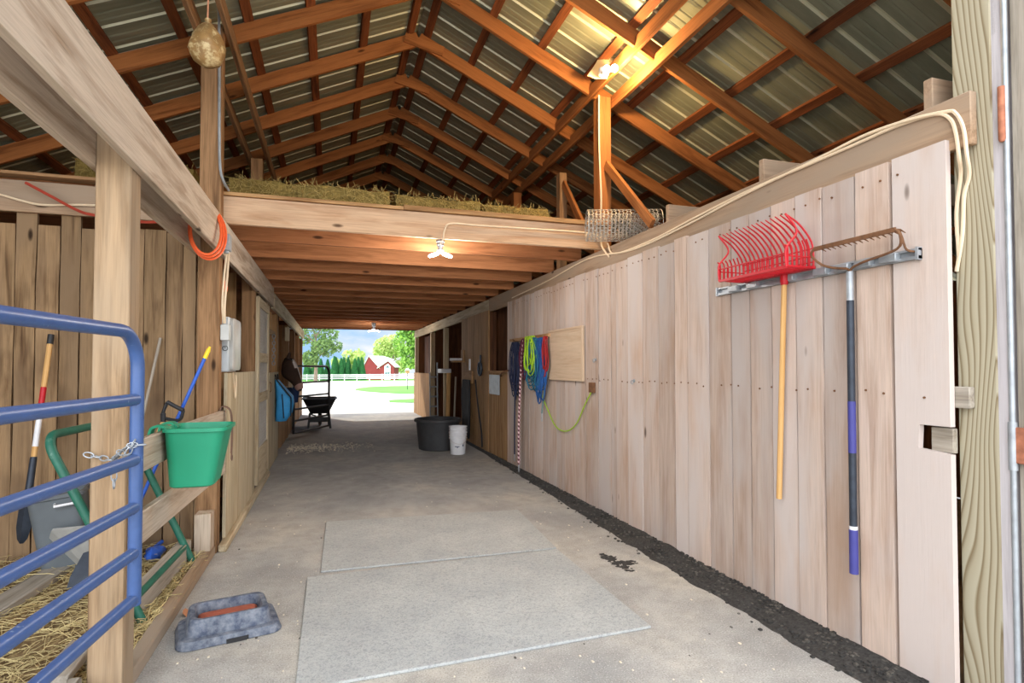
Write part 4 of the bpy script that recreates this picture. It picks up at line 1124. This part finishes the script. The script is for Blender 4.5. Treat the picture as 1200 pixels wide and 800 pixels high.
one(lambda m:m.box((2.595,10.95,1.44),(2.618,11.02,1.66),2),'white_gauge',M['white_plastic'],'narrow white gauge on the tan planks above the hoses','gauge')
# ladder, post driver and pole in the dark bay
ld=thing('ladder','silver ladder standing upright at the edge of the dark bay','ladder',(2.72,15.3,0))
for x,zt_ in ((2.50,1.36),(2.70,1.62)): part(lambda m:m.tube([(x,15.0,.0),(x,15.12,zt_)],.02,6),'rail',M['galv'],ld)
for k in range(5): part(lambda m:m.tube([(2.50,15.0+.02*k,.2+.26*k),(2.70,15.0+.02*k,.2+.26*k)],.024,6),'rung',M['galv'],ld)
tp=thing('push_broom','pale wooden push broom standing head up in the dark bay','broom',(2.68,13.6,0))
part(lambda m:m.tube([(2.60,13.2,.0),(2.70,13.55,1.38)],.05,8),'handle',W['handle'],tp)
part(lambda m:m.box((2.50,13.45,1.36),(2.74,13.95,1.46),1),'head',M['white_plastic'],tp,.01)
one(lambda m:m.tube([(2.60,12.5,0),(2.70,12.75,1.28)],.022,7),'wooden_pole',W['grey'],'thin pale pole leaning in the dark bay beside the push broom','pole')

# ------------------------------------------------------------------ right front jamb
jx=2.70
yj=lambda px: P(px,400,X=jx).y
one(lambda m:m.box((jx,yj(1182),0),(jx+.12,yj(1167.5),3.4),2),'jamb_board',wood('lavender_grey_board',srgb(196,190,192),srgb(160,150,150),tv=.1,fine=.15,knots=False),'pale lavender grey jamb board beside the treated post','board',bevel=.004)
one(lambda m:m.tube([(jx+.0,yj(1184.5),.02),(jx+.0,yj(1184.5),3.4)],.011,10),'steel_rod',M['galv'],'thin vertical steel rod at the right edge of the doorway','rod')
one(lambda m:m.box((jx+.02,yj(1215),.05),(jx+.06,yj(1187),3.4),2),'door_edge_board',W['grey'],'weathered door edge board at the far right edge','board',bevel=.004)
hg=thing('hinge','rusty brown hinge strap on the rod at right, waist high','hinge',(jx,yj(1188),1.2))
za,zb_=P(1185,542,X=jx).z,P(1185,500,X=jx).z
part(lambda m:m.lathe((jx-.0,yj(1184.5),za-.03),[(.016,0),(.016,zb_-za+.05)],12),'barrel',M['galv'],hg)
part(lambda m:m.box((jx-.006,yj(1210),za),(jx+.012,yj(1186),zb_),1),'strap',M['orange_rust'],hg,.003)
hg2=thing('hinge_pin','rust streaked hinge pin on the rod near the top right','hinge',(jx,yj(1182),2.3))
za,zb_=P(1181,165,X=jx).z,P(1181,100,X=jx).z
part(lambda m:m.lathe((jx-.014,yj(1182),za),[(.008,0),(.013,.01),(.013,zb_-za)],10),'pin',M['orange_rust'],hg2)
one(lambda m:m.box((jx+.0,yj(1184),P(1175,36,X=jx).z),(jx+.03,yj(1168),3.3),2) ,'broken_board',W['grey'],'short whitish board stub high on the right jamb','board',bevel=.004)
# girt ends showing past the last plank
one(lambda m:m.box((2.655,P(1136,460,X=2.655).y,P(1125,478,X=2.655).z),(2.69,2.6,P(1125,453,X=2.655).z),1),'girt_rail',W['grey'],'grey rail end poking out between plank wall and treated post','rail',bevel=.004)
one(lambda m:m.box((2.655,P(1122,515,X=2.68).y,P(1105,530,X=2.655).z),(2.685,P(1091,515,X=2.655).y,P(1105,501,X=2.655).z),1),'girt_rail',W['grey'],'rail with two nails visible through the plank notch','rail',bevel=.004)
one(lambda m:m.box((2.66,1.9,P(1115,480,X=2.66).z-.62),(2.70,1.98,P(1115,480,X=2.66).z-.28),2),'wooden_stud',W['brown_post'],'short brown stud behind the gap at the right end of the wall','stud')
# cables along the right beam and down the post
cx_=2.635
cable([P(1124,300,X=2.685),P(1121,250,X=2.685),P(1126,205,X=2.68),P(1124,184,X=cx_),P(1120,155,X=cx_),P(1113,139,X=cx_),P(1095,134,X=cx_),P(1050,148,X=cx_),P(1000,170,X=cx_),P(940,196,X=cx_),P(880,222,X=cx_),P(820,252,X=cx_),P(760,283,X=cx_),P(720,297,X=cx_),P(712,285,X=cx_)],.0085,'white_cable','upper cream cable along the weathered beam and down the treated post',n=8)
cable([P(1121,318,X=2.685),P(1128,275,X=2.685),P(1130,230,X=2.685),P(1136,205,X=2.68),P(1133,180,X=cx_),P(1129,150,X=cx_),P(1120,133,X=cx_),P(1108,131,X=cx_),P(1060,142,X=cx_-.01),P(1010,160,X=cx_),P(950,190,X=cx_),P(870,229,X=cx_),P(800,266,X=cx_),P(740,293,X=cx_),P(690,303,X=cx_),P(640,330,X=cx_),P(600,349,X=cx_)],.0085,'white_cable','lower cream cable along the weathered beam beside the upper one',n=8)
cable([(2.655,5.352,4.35),(2.655,5.35,3.8),(2.675,5.35,3.3),(2.668,5.35,2.98)],.009,'white_cable','cream cable running down the tall orange post')
cable([P(519,283,Y=5.24),P(521,270,Y=5.24),P(528,262,Y=5.24),P(560,264,Y=5.24),P(620,268,Y=5.24),P(680,272,Y=5.24),P(701,277,Y=5.24),P(706,290,Y=5.2),P(714,301,X=2.635)],.009,'white_cable','cream cable stapled across the loft rim board to the lamp')

# ------------------------------------------------------------------ lamps
def leaf_lamp(c,label,sc=1,e=60):
    t=thing('leaf_lamp',label,'lamp',c)
    part(lambda m:m.lathe(c,[(0,.13*sc),(.05*sc,.13*sc),(.052*sc,.075*sc),(.045*sc,.07*sc),(.045*sc,.03*sc),(.03*sc,.025*sc),(.03*sc,-.01*sc),(.045*sc,-.02*sc),(.04*sc,-.06*sc),(0,-.062*sc)],16),'socket',M['galv'],t)
    for a in (20,140,260):
        d=Vector((math.cos(R(a)),math.sin(R(a)),-.28)); s=Vector((-math.sin(R(a)),math.cos(R(a)),0)); n=d.cross(s).normalized()
        def fn(m):
            rs=[]
            for q,wd in ((.03,.02),(.06,.045),(.10,.052),(.14,.04),(.16,.015)):
                p=c+Vector((0,0,-.045*sc))+d*q*sc; rs.append([p-s*wd*sc+n*.006*sc,p+s*wd*sc+n*.006*sc,p+s*wd*sc-n*.006*sc,p-s*wd*sc-n*.006*sc])
            m.rings(rs,smooth=False)
        part(fn,'light_panel',glow_cool,t,label='glowing white panel')
    lamp(c+Vector((0,0,-.14*sc)),e,(1,.96,.9),.06)
glow_cool=glow('lit_led_panel',(1,1,1,1),9)
glow_warm=glow('lit_bulb_glass',(1,.8,.45,1),30)
c1=P(516,291,Y=5.48); leaf_lamp(c1,'white leaf shaped lamp hanging under the loft front',.8,50)
c2=P(438,384,D=15.5); leaf_lamp(c2,'small white lamp hanging at the far end of the aisle',1.1,40)
bl=thing('twin_bulb_lamp','twin bare bulbs glowing on top of the tall orange post','lamp',(2.66,5.3,4.3))
bp=[P(711,81,D=5.45),P(720,80,D=5.38)]
for p in bp:
    part(lambda m:m.ellipsoid(p,.034,.034,.036,14,10),'bulb',glow_warm,bl)
part(lambda m:(m.tube([bp[0],bp[0]+Vector((.03,.14,.03))],.018,8),m.tube([bp[1],bp[1]+Vector((-.03,.16,.03))],.018,8),m.lathe(bp[0]+Vector((.04,.14,.02)),[(.05,0),(.05,.06)],12)),'socket',M['white_plastic'],bl)
lamp((bp[0]+bp[1])/2+Vector((0,-.10,-.12)),70,(1,.66,.30),.05)
def fn(m):
    u0=P(690,88,D=5.75); n=8; vs=[]
    a,b,c,d=P(688,90,D=5.75),P(712,93,D=5.7),P(738,66,D=5.6),P(708,57,D=5.75)
    for i in range(n+1):
        for j in range(n+1):
            p=a.lerp(b,i/n).lerp(d.lerp(c,i/n),j/n); p=p+FW*.05*noise.noise(p*9); vs.append(p)
    k=len(vs); vs2=vs+[v+FW*.006 for v in vs]; fs=[]
    for i in range(n):
        for j in range(n):
            q=i*(n+1)+j; fs.append((q,q+1,q+n+2,q+n+1)); fs.append((k+q,k+q+n+1,k+q+n+2,k+q+1))
    m.add(vs2,fs,smooth=True)
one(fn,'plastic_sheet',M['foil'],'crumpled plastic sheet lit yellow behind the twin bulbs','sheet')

# ------------------------------------------------------------------ hanging bag, wire
hbp=P(243,52,D=4.13)
fb=thing('fly_trap_bag','dirty tan bag hanging on pink twine from a roof rafter','bag',hbp-Vector((0,0,.16)))
def fn(m):
    m.lathe(hbp,[(0,-.165),(.04,-.16),(.085,-.13),(.115,-.06),(.115,0),(.10,.06),(.07,.11),(.04,.145),(.02,.16),(.028,.18),(.01,.185)],18)
    for i,v in enumerate(m.v):
        d=v-hbp; k=1+.22*noise.noise(v*14); m.v[i]=hbp+Vector((d.x*k+.02*noise.noise(v*6),d.y*k,d.z))
part(fn,'bag_body',M['bag'],fb)
part(lambda m:m.tube([hbp+Vector((0,0,.17)),Vector((hbp.x+.005,4.545,zr(hbp.x)+.02))],.006,6),'twine',M['twine'],fb)
cable([P(256,-30,Y=5.08),P(257,60,Y=5.10),P(257,150,Y=5.105),P(258,195,Y=5.1),P(262,212,Y=5.12),P(268,223,Y=5.22)],.011,'galv','silver metal clad cable running down the tall brown post')

# ------------------------------------------------------------------ chicken wire roll
def fn(m):
    A0=Vector((2.36,5.03,2.875)); A1=Vector((3.02,4.80,2.875)); rad=.15; ax_=(A1-A0).normalized(); LL=(A1-A0).length
    sd_=ax_.cross(Vector((0,0,1))).normalized(); cell=.048; nr=int(LL/(cell*.75))
    for layer,rr in ((0,rad),(1,rad*.8),(2,rad*.55)):
        nc=int(2*math.pi*rr/(cell*.9)); st=2*math.pi/nc
        def q(u,v):
            a=u*st; return A0+ax_*min(LL,v)+sd_*rr*1.15*math.cos(a)+Vector((0,0,rr*math.sin(a)-(rad-rr)*.3))
        hh=cell*.35
        for r_ in range(nr):
            v=r_*cell*.75; o=.5*(r_%2)
            for c_ in range(nc):
                u=c_+o
                A=q(u,v); B=q(u+.5,v+hh*.7); D=q(u-.5,v+hh*.7); E=q(u+.5,v+hh*.7+cell*.5)
                for (a,b) in ((A,B),(A,D),(B,E)): m.tube([a,b],.0024,3,caps=False,smooth=False)
    for v in (0,LL): m.tube([A0+ax_*v+sd_*rad*1.15*math.cos(a)+Vector((0,0,rad*math.sin(a))) for a in [2*math.pi*k/28 for k in range(28)]],.003,4,closed=True)
one(fn,'wire_roll',M['wire'],'roll of hexagonal chicken wire lying on the weathered right beam','wire roll')

# ------------------------------------------------------------------ hay bales in the loft
def bale(c,l,w,h,rz,label):
    m=MB(); T=Matrix.Rotation(rz,3,'Z'); c=Vector(c)
    nx,ny_,nz=10,5,5
    rs=[]
    for i in range(nx+1):
        ring_=[]; x=-l/2+l*i/nx
        for v in rrect(0,0,w/2,h/2,0,.03,3):
            p=c+T@Vector((x,v.x,v.y+h/2)); ring_.append(p+Vector((noise.noise(p*9),noise.noise(p*9+Vector((5,0,0))),noise.noise(p*9+Vector((0,5,0)))))*.025)
        rs.append(ring_)
    m.rings(rs,smooth=True)
    for _ in range(420):
        f=random.choice((0,0,1)); x=rnd(-l/2,l/2)
        if f==0: p=Vector((x,-w/2-.004,rnd(0.02,h)))
        else: p=Vector((x,rnd(-w/2,w/2),h+.004))
        a=rnd(0,6.3); d=Vector((math.cos(a)*rnd(.03,.1),rnd(-.03,.01),math.sin(a)*rnd(.03,.08)))
        m.tube([c+T@p,c+T@(p+d)],.0022,3,mat=1,caps=False,smooth=False)
    return tag(m.build('hay_bale',[M['hay'],M['straw_dull']]),label,'hay bale','hay bales in the loft')
zl=3.0
bale((-1.85,6.6,zl),1.0,.45,.5,0,'hay bale farthest left, left of the tall brown post')
bale((-.60,5.95,zl),.62,.42,.25,.05,'hay bale right of the tall brown post in the loft')
bale((.12,5.75,zl),.82,.40,.19,-.03,'hay bale left of the middle of the loft edge')
bale((1.0,5.75,zl),.84,.40,.17,.02,'hay bale in the middle of the loft edge')
bale((1.82,5.75,zl),.7,.40,.15,.0,'hay bale farthest right in the loft')

# ------------------------------------------------------------------ floor things
def slab(px,z,t,name,mat,label,cat):
    pts=[P(a,b,Z=t) for a,b in px]
    def fn(m): m.prism([Vector((p.x,p.y,.001)) for p in reversed(pts)][::-1],(0,0,t))
    return one(fn,name,mat,label,cat,bevel=.003)
slab([(346,808),(763,733),(653,643),(360,676)],0,.016,'rubber_mat',M['mat'],'larger nearer grey rubber mat on the concrete aisle','mat')
slab([(376,669),(652,641.5),(607,597),(382,611)],0,.014,'rubber_mat',M['mat'],'smaller farther grey rubber mat on the concrete aisle','mat')
fp=P(268,737,Z=0); ang=math.atan2(P(322,735,Z=0).y-P(217,752,Z=0).y,P(322,735,Z=0).x-P(217,752,Z=0).x)+R(8)
mf=thing('mineral_feeder','dusty black rubber mineral feeder pan on the floor near the curb','feeder pan',fp)
T=Matrix.Rotation(ang,3,'Z')
def tr(r,ox=0,oy=0): return [fp+T@(v+Vector((ox,oy,0))) for v in r]
def fn(m):
    lo=rrect(0,0,.26,.185,0,.07); n=len(lo)
    notch=[]
    for v in rrect(0,0,.262,.187,.004,.07): notch.append(v)
    rs=[tr(rrect(0,0,.262,.187,.002,.07)),tr(rrect(0,0,.266,.19,.006,.07)),tr(rrect(0,0,.25,.176,.045,.065)),tr(rrect(0,.0,.215,.15,.052,.06)),tr(rrect(0,.005,.20,.14,.125,.05)),tr(rrect(0,.005,.193,.133,.135,.05)),tr(rrect(0,.005,.17,.112,.133,.045)),tr(rrect(0,.005,.155,.10,.06,.04))]
    m.rings(rs,True,(True,True))
part(fn,'pan',M['pan'],mf)
def fn(m):
    m.rings([tr(rrect(0,.0,.155,.10,.058,.04)),tr(rrect(0,0,.153,.098,.085,.04)),tr(rrect(-.01,-.02,.13,.07,.103,.04)),tr(rrect(-.01,-.03,.08,.03,.108,.02))])
part(fn,'mineral_block',M['mineral'],mf)
part(lambda m:m.obox(fp+T@Vector((.03,-.186,.012)),T@Vector((.055,0,0)),T@Vector((0,.006,0)),Vector((0,0,.011))),'finger_notch',M['black_plastic'],mf,label='dark hand hold slot in the front edge')
# black crumbs banked along the right wall
def fn(m):
    ny_=190; prof=[(XR+.0,.055),(XR-.05,.05),(XR-.10,.035),(XR-.15,.018),(XR-.20,.004),(XR-.23,-.004)]
    vs=[]
    for j in range(ny_+1):
        y=1.2+(12.0-1.2)*j/ny_; tp_=max(.35,1-max(0,y-4)/9)
        for i,(x,z) in enumerate(prof):
            k=noise.noise(Vector((x*9,y*4,0))); q=Vector((x,y,3))
            x=XR-(XR-x)*tp_; vs.append((x-(.035*k*tp_ if i else 0)+.0,y,max(-.004,z*tp_*(1+.4*k)+.006*noise.noise(q*22)) if i<5 else -.004))
    n=len(prof); m.add(vs,[(j*n+i,j*n+i+1,(j+1)*n+i+1,(j+1)*n+i) for j in range(ny_) for i in range(n-1)],smooth=True)
    for _ in range(3800):
        y=rnd(1.3,9.4); tp_=max(.35,1-max(0,y-4)/9); x=XR-abs(random.gauss(0,.09))*tp_; 
        if x<XR-.28: continue
        z=max(0,.055*tp_*(1-(XR-x)/(.22*tp_))); s=rnd(.003,.010)
        m.box((x-s,y-s,z-s*.3),(x+s,y+s,z+s),0,mat=random.choice((0,0,1)))
one(fn,'rubber_crumbs',[M['blackdirt'],M['crumb']],'black crumbs banked along the foot of the right wall','crumbs',kind='stuff')
def fn(m):
    for (a,b,n) in (((706,650),(738,668),60),((722,660),(745,659),30),((708,652),(722,655),20)):
        for _ in range(n):
            t=random.random(); p=P(a[0]+(b[0]-a[0])*t+rnd(-4,4),a[1]+(b[1]-a[1])*t+rnd(-2.5,2.5),Z=.0); s=rnd(.006,.022)
            m.ellipsoid(p,s*rnd(.8,2),s,.003,7,4)
one(fn,'dirt_smear',M['blackdirt'],'black smear of dirt on the concrete right of the mats','dirt',kind='stuff')
def fn(m):
    for _ in range(330):
        x=rnd(-.8,2.3); y=1.6+abs(random.gauss(0,3.5))
        if y>15 or (x<-.3 and y<1.6): continue
        s=rnd(.002,.006); m.box((x-s,y-s*1.6,.0),(x+s,y+s*1.6,s*.7),0,mat=random.choice((0,0,0,0,0,1)))
one(fn,'floor_litter',[M['pale_chip'],M['crumb']],'tiny pale chips and crumbs littering the aisle floor','litter',kind='stuff')
def fn(m):
    c=P(219,723,Z=0)
    for a in (0,1.9):
        d=Vector((math.cos(a),math.sin(a),.5)).normalized(); s=Vector((-math.sin(a),math.cos(a),.3)); m.rings([[c+d*q-s*w_,c+d*q+s*w_,c+d*q+s*w_+Vector((0,0,.002)),c+d*q-s*w_+Vector((0,0,.002))] for q,w_ in ((0,.002),(.03,.02),(.055,.014),(.07,.001))],smooth=False)
one(fn,'dry_leaf',plain('dry_leaf',srgb(176,120,84),.8),'curled brown dry leaf beside the mineral feeder','leaf')

# ------------------------------------------------------------------ outside
def G(px,d):
    p=P(px,430,D=d); return Vector((p.x,p.y,hz(p.y)))
a=G(345,110); b=G(520,110); fdir=(b-a).normalized(); L=(b-a).length; n=int(L/2.42)
wf=thing('rail_fence','white rail fence across the far side of the yard','fence',a)
for k in range(n+1):
    p=a+fdir*2.42*k; p.z=hz(p.y)
    part(lambda m:(m.box(p+Vector((-.07,-.07,-.05)),p+Vector((.07,.07,1.3)),2),m.box(p+Vector((-.09,-.09,1.3)),p+Vector((.09,.09,1.34)),2)),'fence_post',M['fence_white'],wf)
for z in (.45,.8,1.15):
    part(lambda m:m.beam(a+Vector((0,-.05,z)),a+fdir*2.42*n+Vector((0,-.05,z+hz((a+fdir*L).y)-hz(a.y))),.04,.15),'fence_rail',M['fence_white'],wf)
# red barn with a pale roof and a cross gable
bc=G(446,128); barn=thing('red_barn','red barn with a pale roof beyond the white fence','barn',bc)
yaw=math.atan2(FW.x,FW.y); ex=RT; ey=Vector((FW.x,FW.y,0)).normalized()
def bp_(u,v,z): return bc+ex*u+ey*v+Vector((0,0,z))
def fn(m):
    # left block: gable end facing the viewer
    g=[bp_(-3.6,0,0),bp_(-.4,0,0),bp_(-.4,0,2.7),bp_(-2.65,0,5.3),bp_(-3.6,0,3.2)]
    m.prism(g,ey*7)
    g=[bp_(-.4,-.3,0),bp_(3.1,-.3,0),bp_(3.1,-.3,3.0),bp_(1.8,-.3,4.2),bp_(-.4,-.3,2.7)]
    m.prism(g,ey*5)
part(fn,'walls',M['barn_red'],barn)
def fn(m):
    def sl(p,q,t=.18,dep=7.6):
        p,q=Vector(p),Vector(q); o=-ey*.35
        m.prism([p+o,q+o,q+o+Vector((0,0,t)),p+o+Vector((0,0,t))],ey*dep)
    sl(bp_(-3.95,0,2.75),bp_(-2.65,0,5.35)); sl(bp_(-2.65,0,5.35),bp_(-.1,0,2.5)); 
    sl(bp_(-.7,-.3,2.55),bp_(1.8,-.3,4.25),dep=5.6); sl(bp_(1.8,-.3,4.25),bp_(3.4,-.3,2.8),dep=5.6)
    m.prism([bp_(-2.65,.3,5.3),bp_(-.2,.3,2.6),bp_(2.0,5,4.6),bp_(-.6,5,5.4)],Vector((0,0,.12)))
part(fn,'roof',M['barn_roof'],barn)
dd_=part(lambda m:m.box(Vector((0,0,0)),Vector((.001,.001,.001))) if False else m.prism([bp_(.95,-.36,0),bp_(2.3,-.36,0),bp_(2.3,-.36,3.1),bp_(1.75,-.36,3.7),bp_(.95,-.36,3.1)],-ey*.08),'barn_door',M['fence_white'],barn)
for u in (1.12,1.68): part(lambda m:m.prism([bp_(u,-.46,.95),bp_(u+.46,-.46,.95),bp_(u+.46,-.46,1.75),bp_(u,-.46,1.75)],-ey*.03),'door_pane',M['pane'],dd_)
part(lambda m:m.prism([bp_(1.2,-.46,2.75),bp_(2.1,-.46,2.75),bp_(1.7,-.46,3.3)],-ey*.03),'gable_pane',M['pane'],dd_)
# trees
def tree(px,d,h,blobs,mat,label,n=2600,ls=.35,trunk=.25,cat='tree',kind='deciduous_tree'):
    b=G(px,d); t=thing(kind,label,cat,b)
    def fn(m):
        m.tube([b,b+Vector((.05,0,h*.3)),b+Vector((0,.1,h*.75))],[trunk,trunk*.8,trunk*.25],8)
        for k in range(7):
            a_=k*.9; z=h*(.35+.06*k); m.tube([b+Vector((0,0,z)),b+Vector((math.cos(a_)*h*.16,math.sin(a_)*h*.16,z+h*.14)),b+Vector((math.cos(a_)*h*.27,math.sin(a_)*h*.27,z+h*.18))],[trunk*.4,trunk*.25,trunk*.08],5)
    part(fn,'trunk',M['bark'],t)
    def fn(m):
        tot=sum(bb[3]*bb[3] for bb in blobs)
        for (u,v,z,r_) in blobs:
            c=b+ex*u+ey*v+Vector((0,0,z))
            for _ in range(int(n*r_*r_/tot)):
                dvec=Vector((random.gauss(0,1),random.gauss(0,1),random.gauss(0,1))).normalized()*r_*(rnd(.35,1)**.5)
                p=c+dvec; o=Vector((random.gauss(0,1),random.gauss(0,1),random.gauss(0,1))).normalized(); q=o.orthogonal().normalized()*ls*rnd(.6,1.2); s_=o.cross(q).normalized()*ls*rnd(.4,.8)
                m.add([p-q,p+s_,p+q,p-s_],[(0,1,2,3)],tint=random.random())
    part(fn,'foliage',M[mat],t); return t
def blobs(R_,z0,z1,n,r0,r1):
    out=[]
    for _ in range(n):
        a_=rnd(0,6.3); rr=R_*math.sqrt(random.random()); z=rnd(z0,z1); f=1-abs((z-(z0+z1)/2)/((z1-z0)/2))*.45
        out.append((math.cos(a_)*rr*f,math.sin(a_)*rr*f,z,rnd(r0,r1)))
    return out
random.seed(5)
tree(370,102,11.5,blobs(5.2,4,11,16,.9,1.7),'leaf_oak','open crowned grey green tree at the left beyond the fence',3400,.28,.35)
tree(491,80,10,[(-1.0,0,3.6,1.7),(.6,.3,3.4,1.8),(-1.6,0,5.6,2.0),(.5,0,5.8,2.3),(-1.3,.2,7.8,2.0),(.8,0,8.2,2.2),(2.6,0,5,2.2),(2.4,0,8,2)],'leaf_maple','full bright green tree beside the end of the barn at right',5200,.30,.3)
tree(410,165,9,blobs(6,2.5,7.5,10,1.3,2.2),'leaf_lime','pale yellow green tree rising behind the evergreen row',2000,.45,.25)
tree(461,150,11,blobs(4,3,10.5,9,1.3,2.2),'leaf_lime','pale green tree behind the red barn roof',2000,.45,.25)
tree(520,120,9,blobs(6,2,8,12,1.5,2.4),'leaf_maple','green tree hidden behind the right end wall',1500,.45,.25)
def cedar(px,d,h,label):
    b=G(px,d); m=MB(); r0=h*.225
    for _ in range(1100):
        z=h*(1-(1-random.random())**.6) if False else h*random.random()**1.35
        rr=r0*(1-z/h)**.8*(rnd(.5,1)**.4)+.05; a_=rnd(0,6.3); p=b+Vector((math.cos(a_)*rr,math.sin(a_)*rr,z+.05))
        o=Vector((math.cos(a_),math.sin(a_),rnd(-.2,.4))).normalized(); u=o.cross(Vector((0,0,1))).normalized()*rnd(.12,.26); w_=Vector((math.cos(a_)*.12,math.sin(a_)*.12,rnd(.25,.5)))
        m.add([p-u,p+u,p+w_+u*.1],[(0,1,2)],tint=random.random())
    m.lathe(b,[(.0,0),(r0*.86,.05),(r0*.72,h*.3),(r0*.42,h*.62),(.05,h*.97),(0,h*.98)],12,smooth=True)
    tag(m.build('evergreen_tree',M['leaf_cedar']),label,'tree','row of pointed evergreens behind the fence')
cpx=[360,367.5,376,384,392,400,408,416,424]
for i,p in enumerate(cpx): cedar(p,124+rnd(-3,3),4.6+rnd(-.5,.5),'%s pointed evergreen from the left in the row behind the fence'%ORD[i])
for i,p in enumerate((394,403,420)): cedar(p,140,5.2,'taller pointed evergreen showing behind the row, %s from left'%ORD[i])
# bird feeder
bf=G(477.5,46); tb_=thing('bird_house','small bird house on a thin pole on the lawn','bird house',bf)
part(lambda m:m.tube([bf,bf+Vector((0,0,1.35))],.03,6),'pole',M['black_paint'],tb_)
part(lambda m:m.box(bf+Vector((-.14,-.12,1.33)),bf+Vector((.14,.12,1.6)),2),'house_box',W['warm'],tb_)
part(lambda m:m.prism([bf+Vector((-.22,-.18,1.58)),bf+Vector((.22,-.18,1.58)),bf+Vector((0,-.18,1.76))],(0,.36,0)),'house_roof',M['fence_white'],tb_)

# ------------------------------------------------------------------ colour management
SC.view_settings.view_transform='Standard'; SC.view_settings.look='None'
SC.view_settings.exposure=0.56; SC.view_settings.gamma=1; SC.view_settings.use_curve_mapping=False
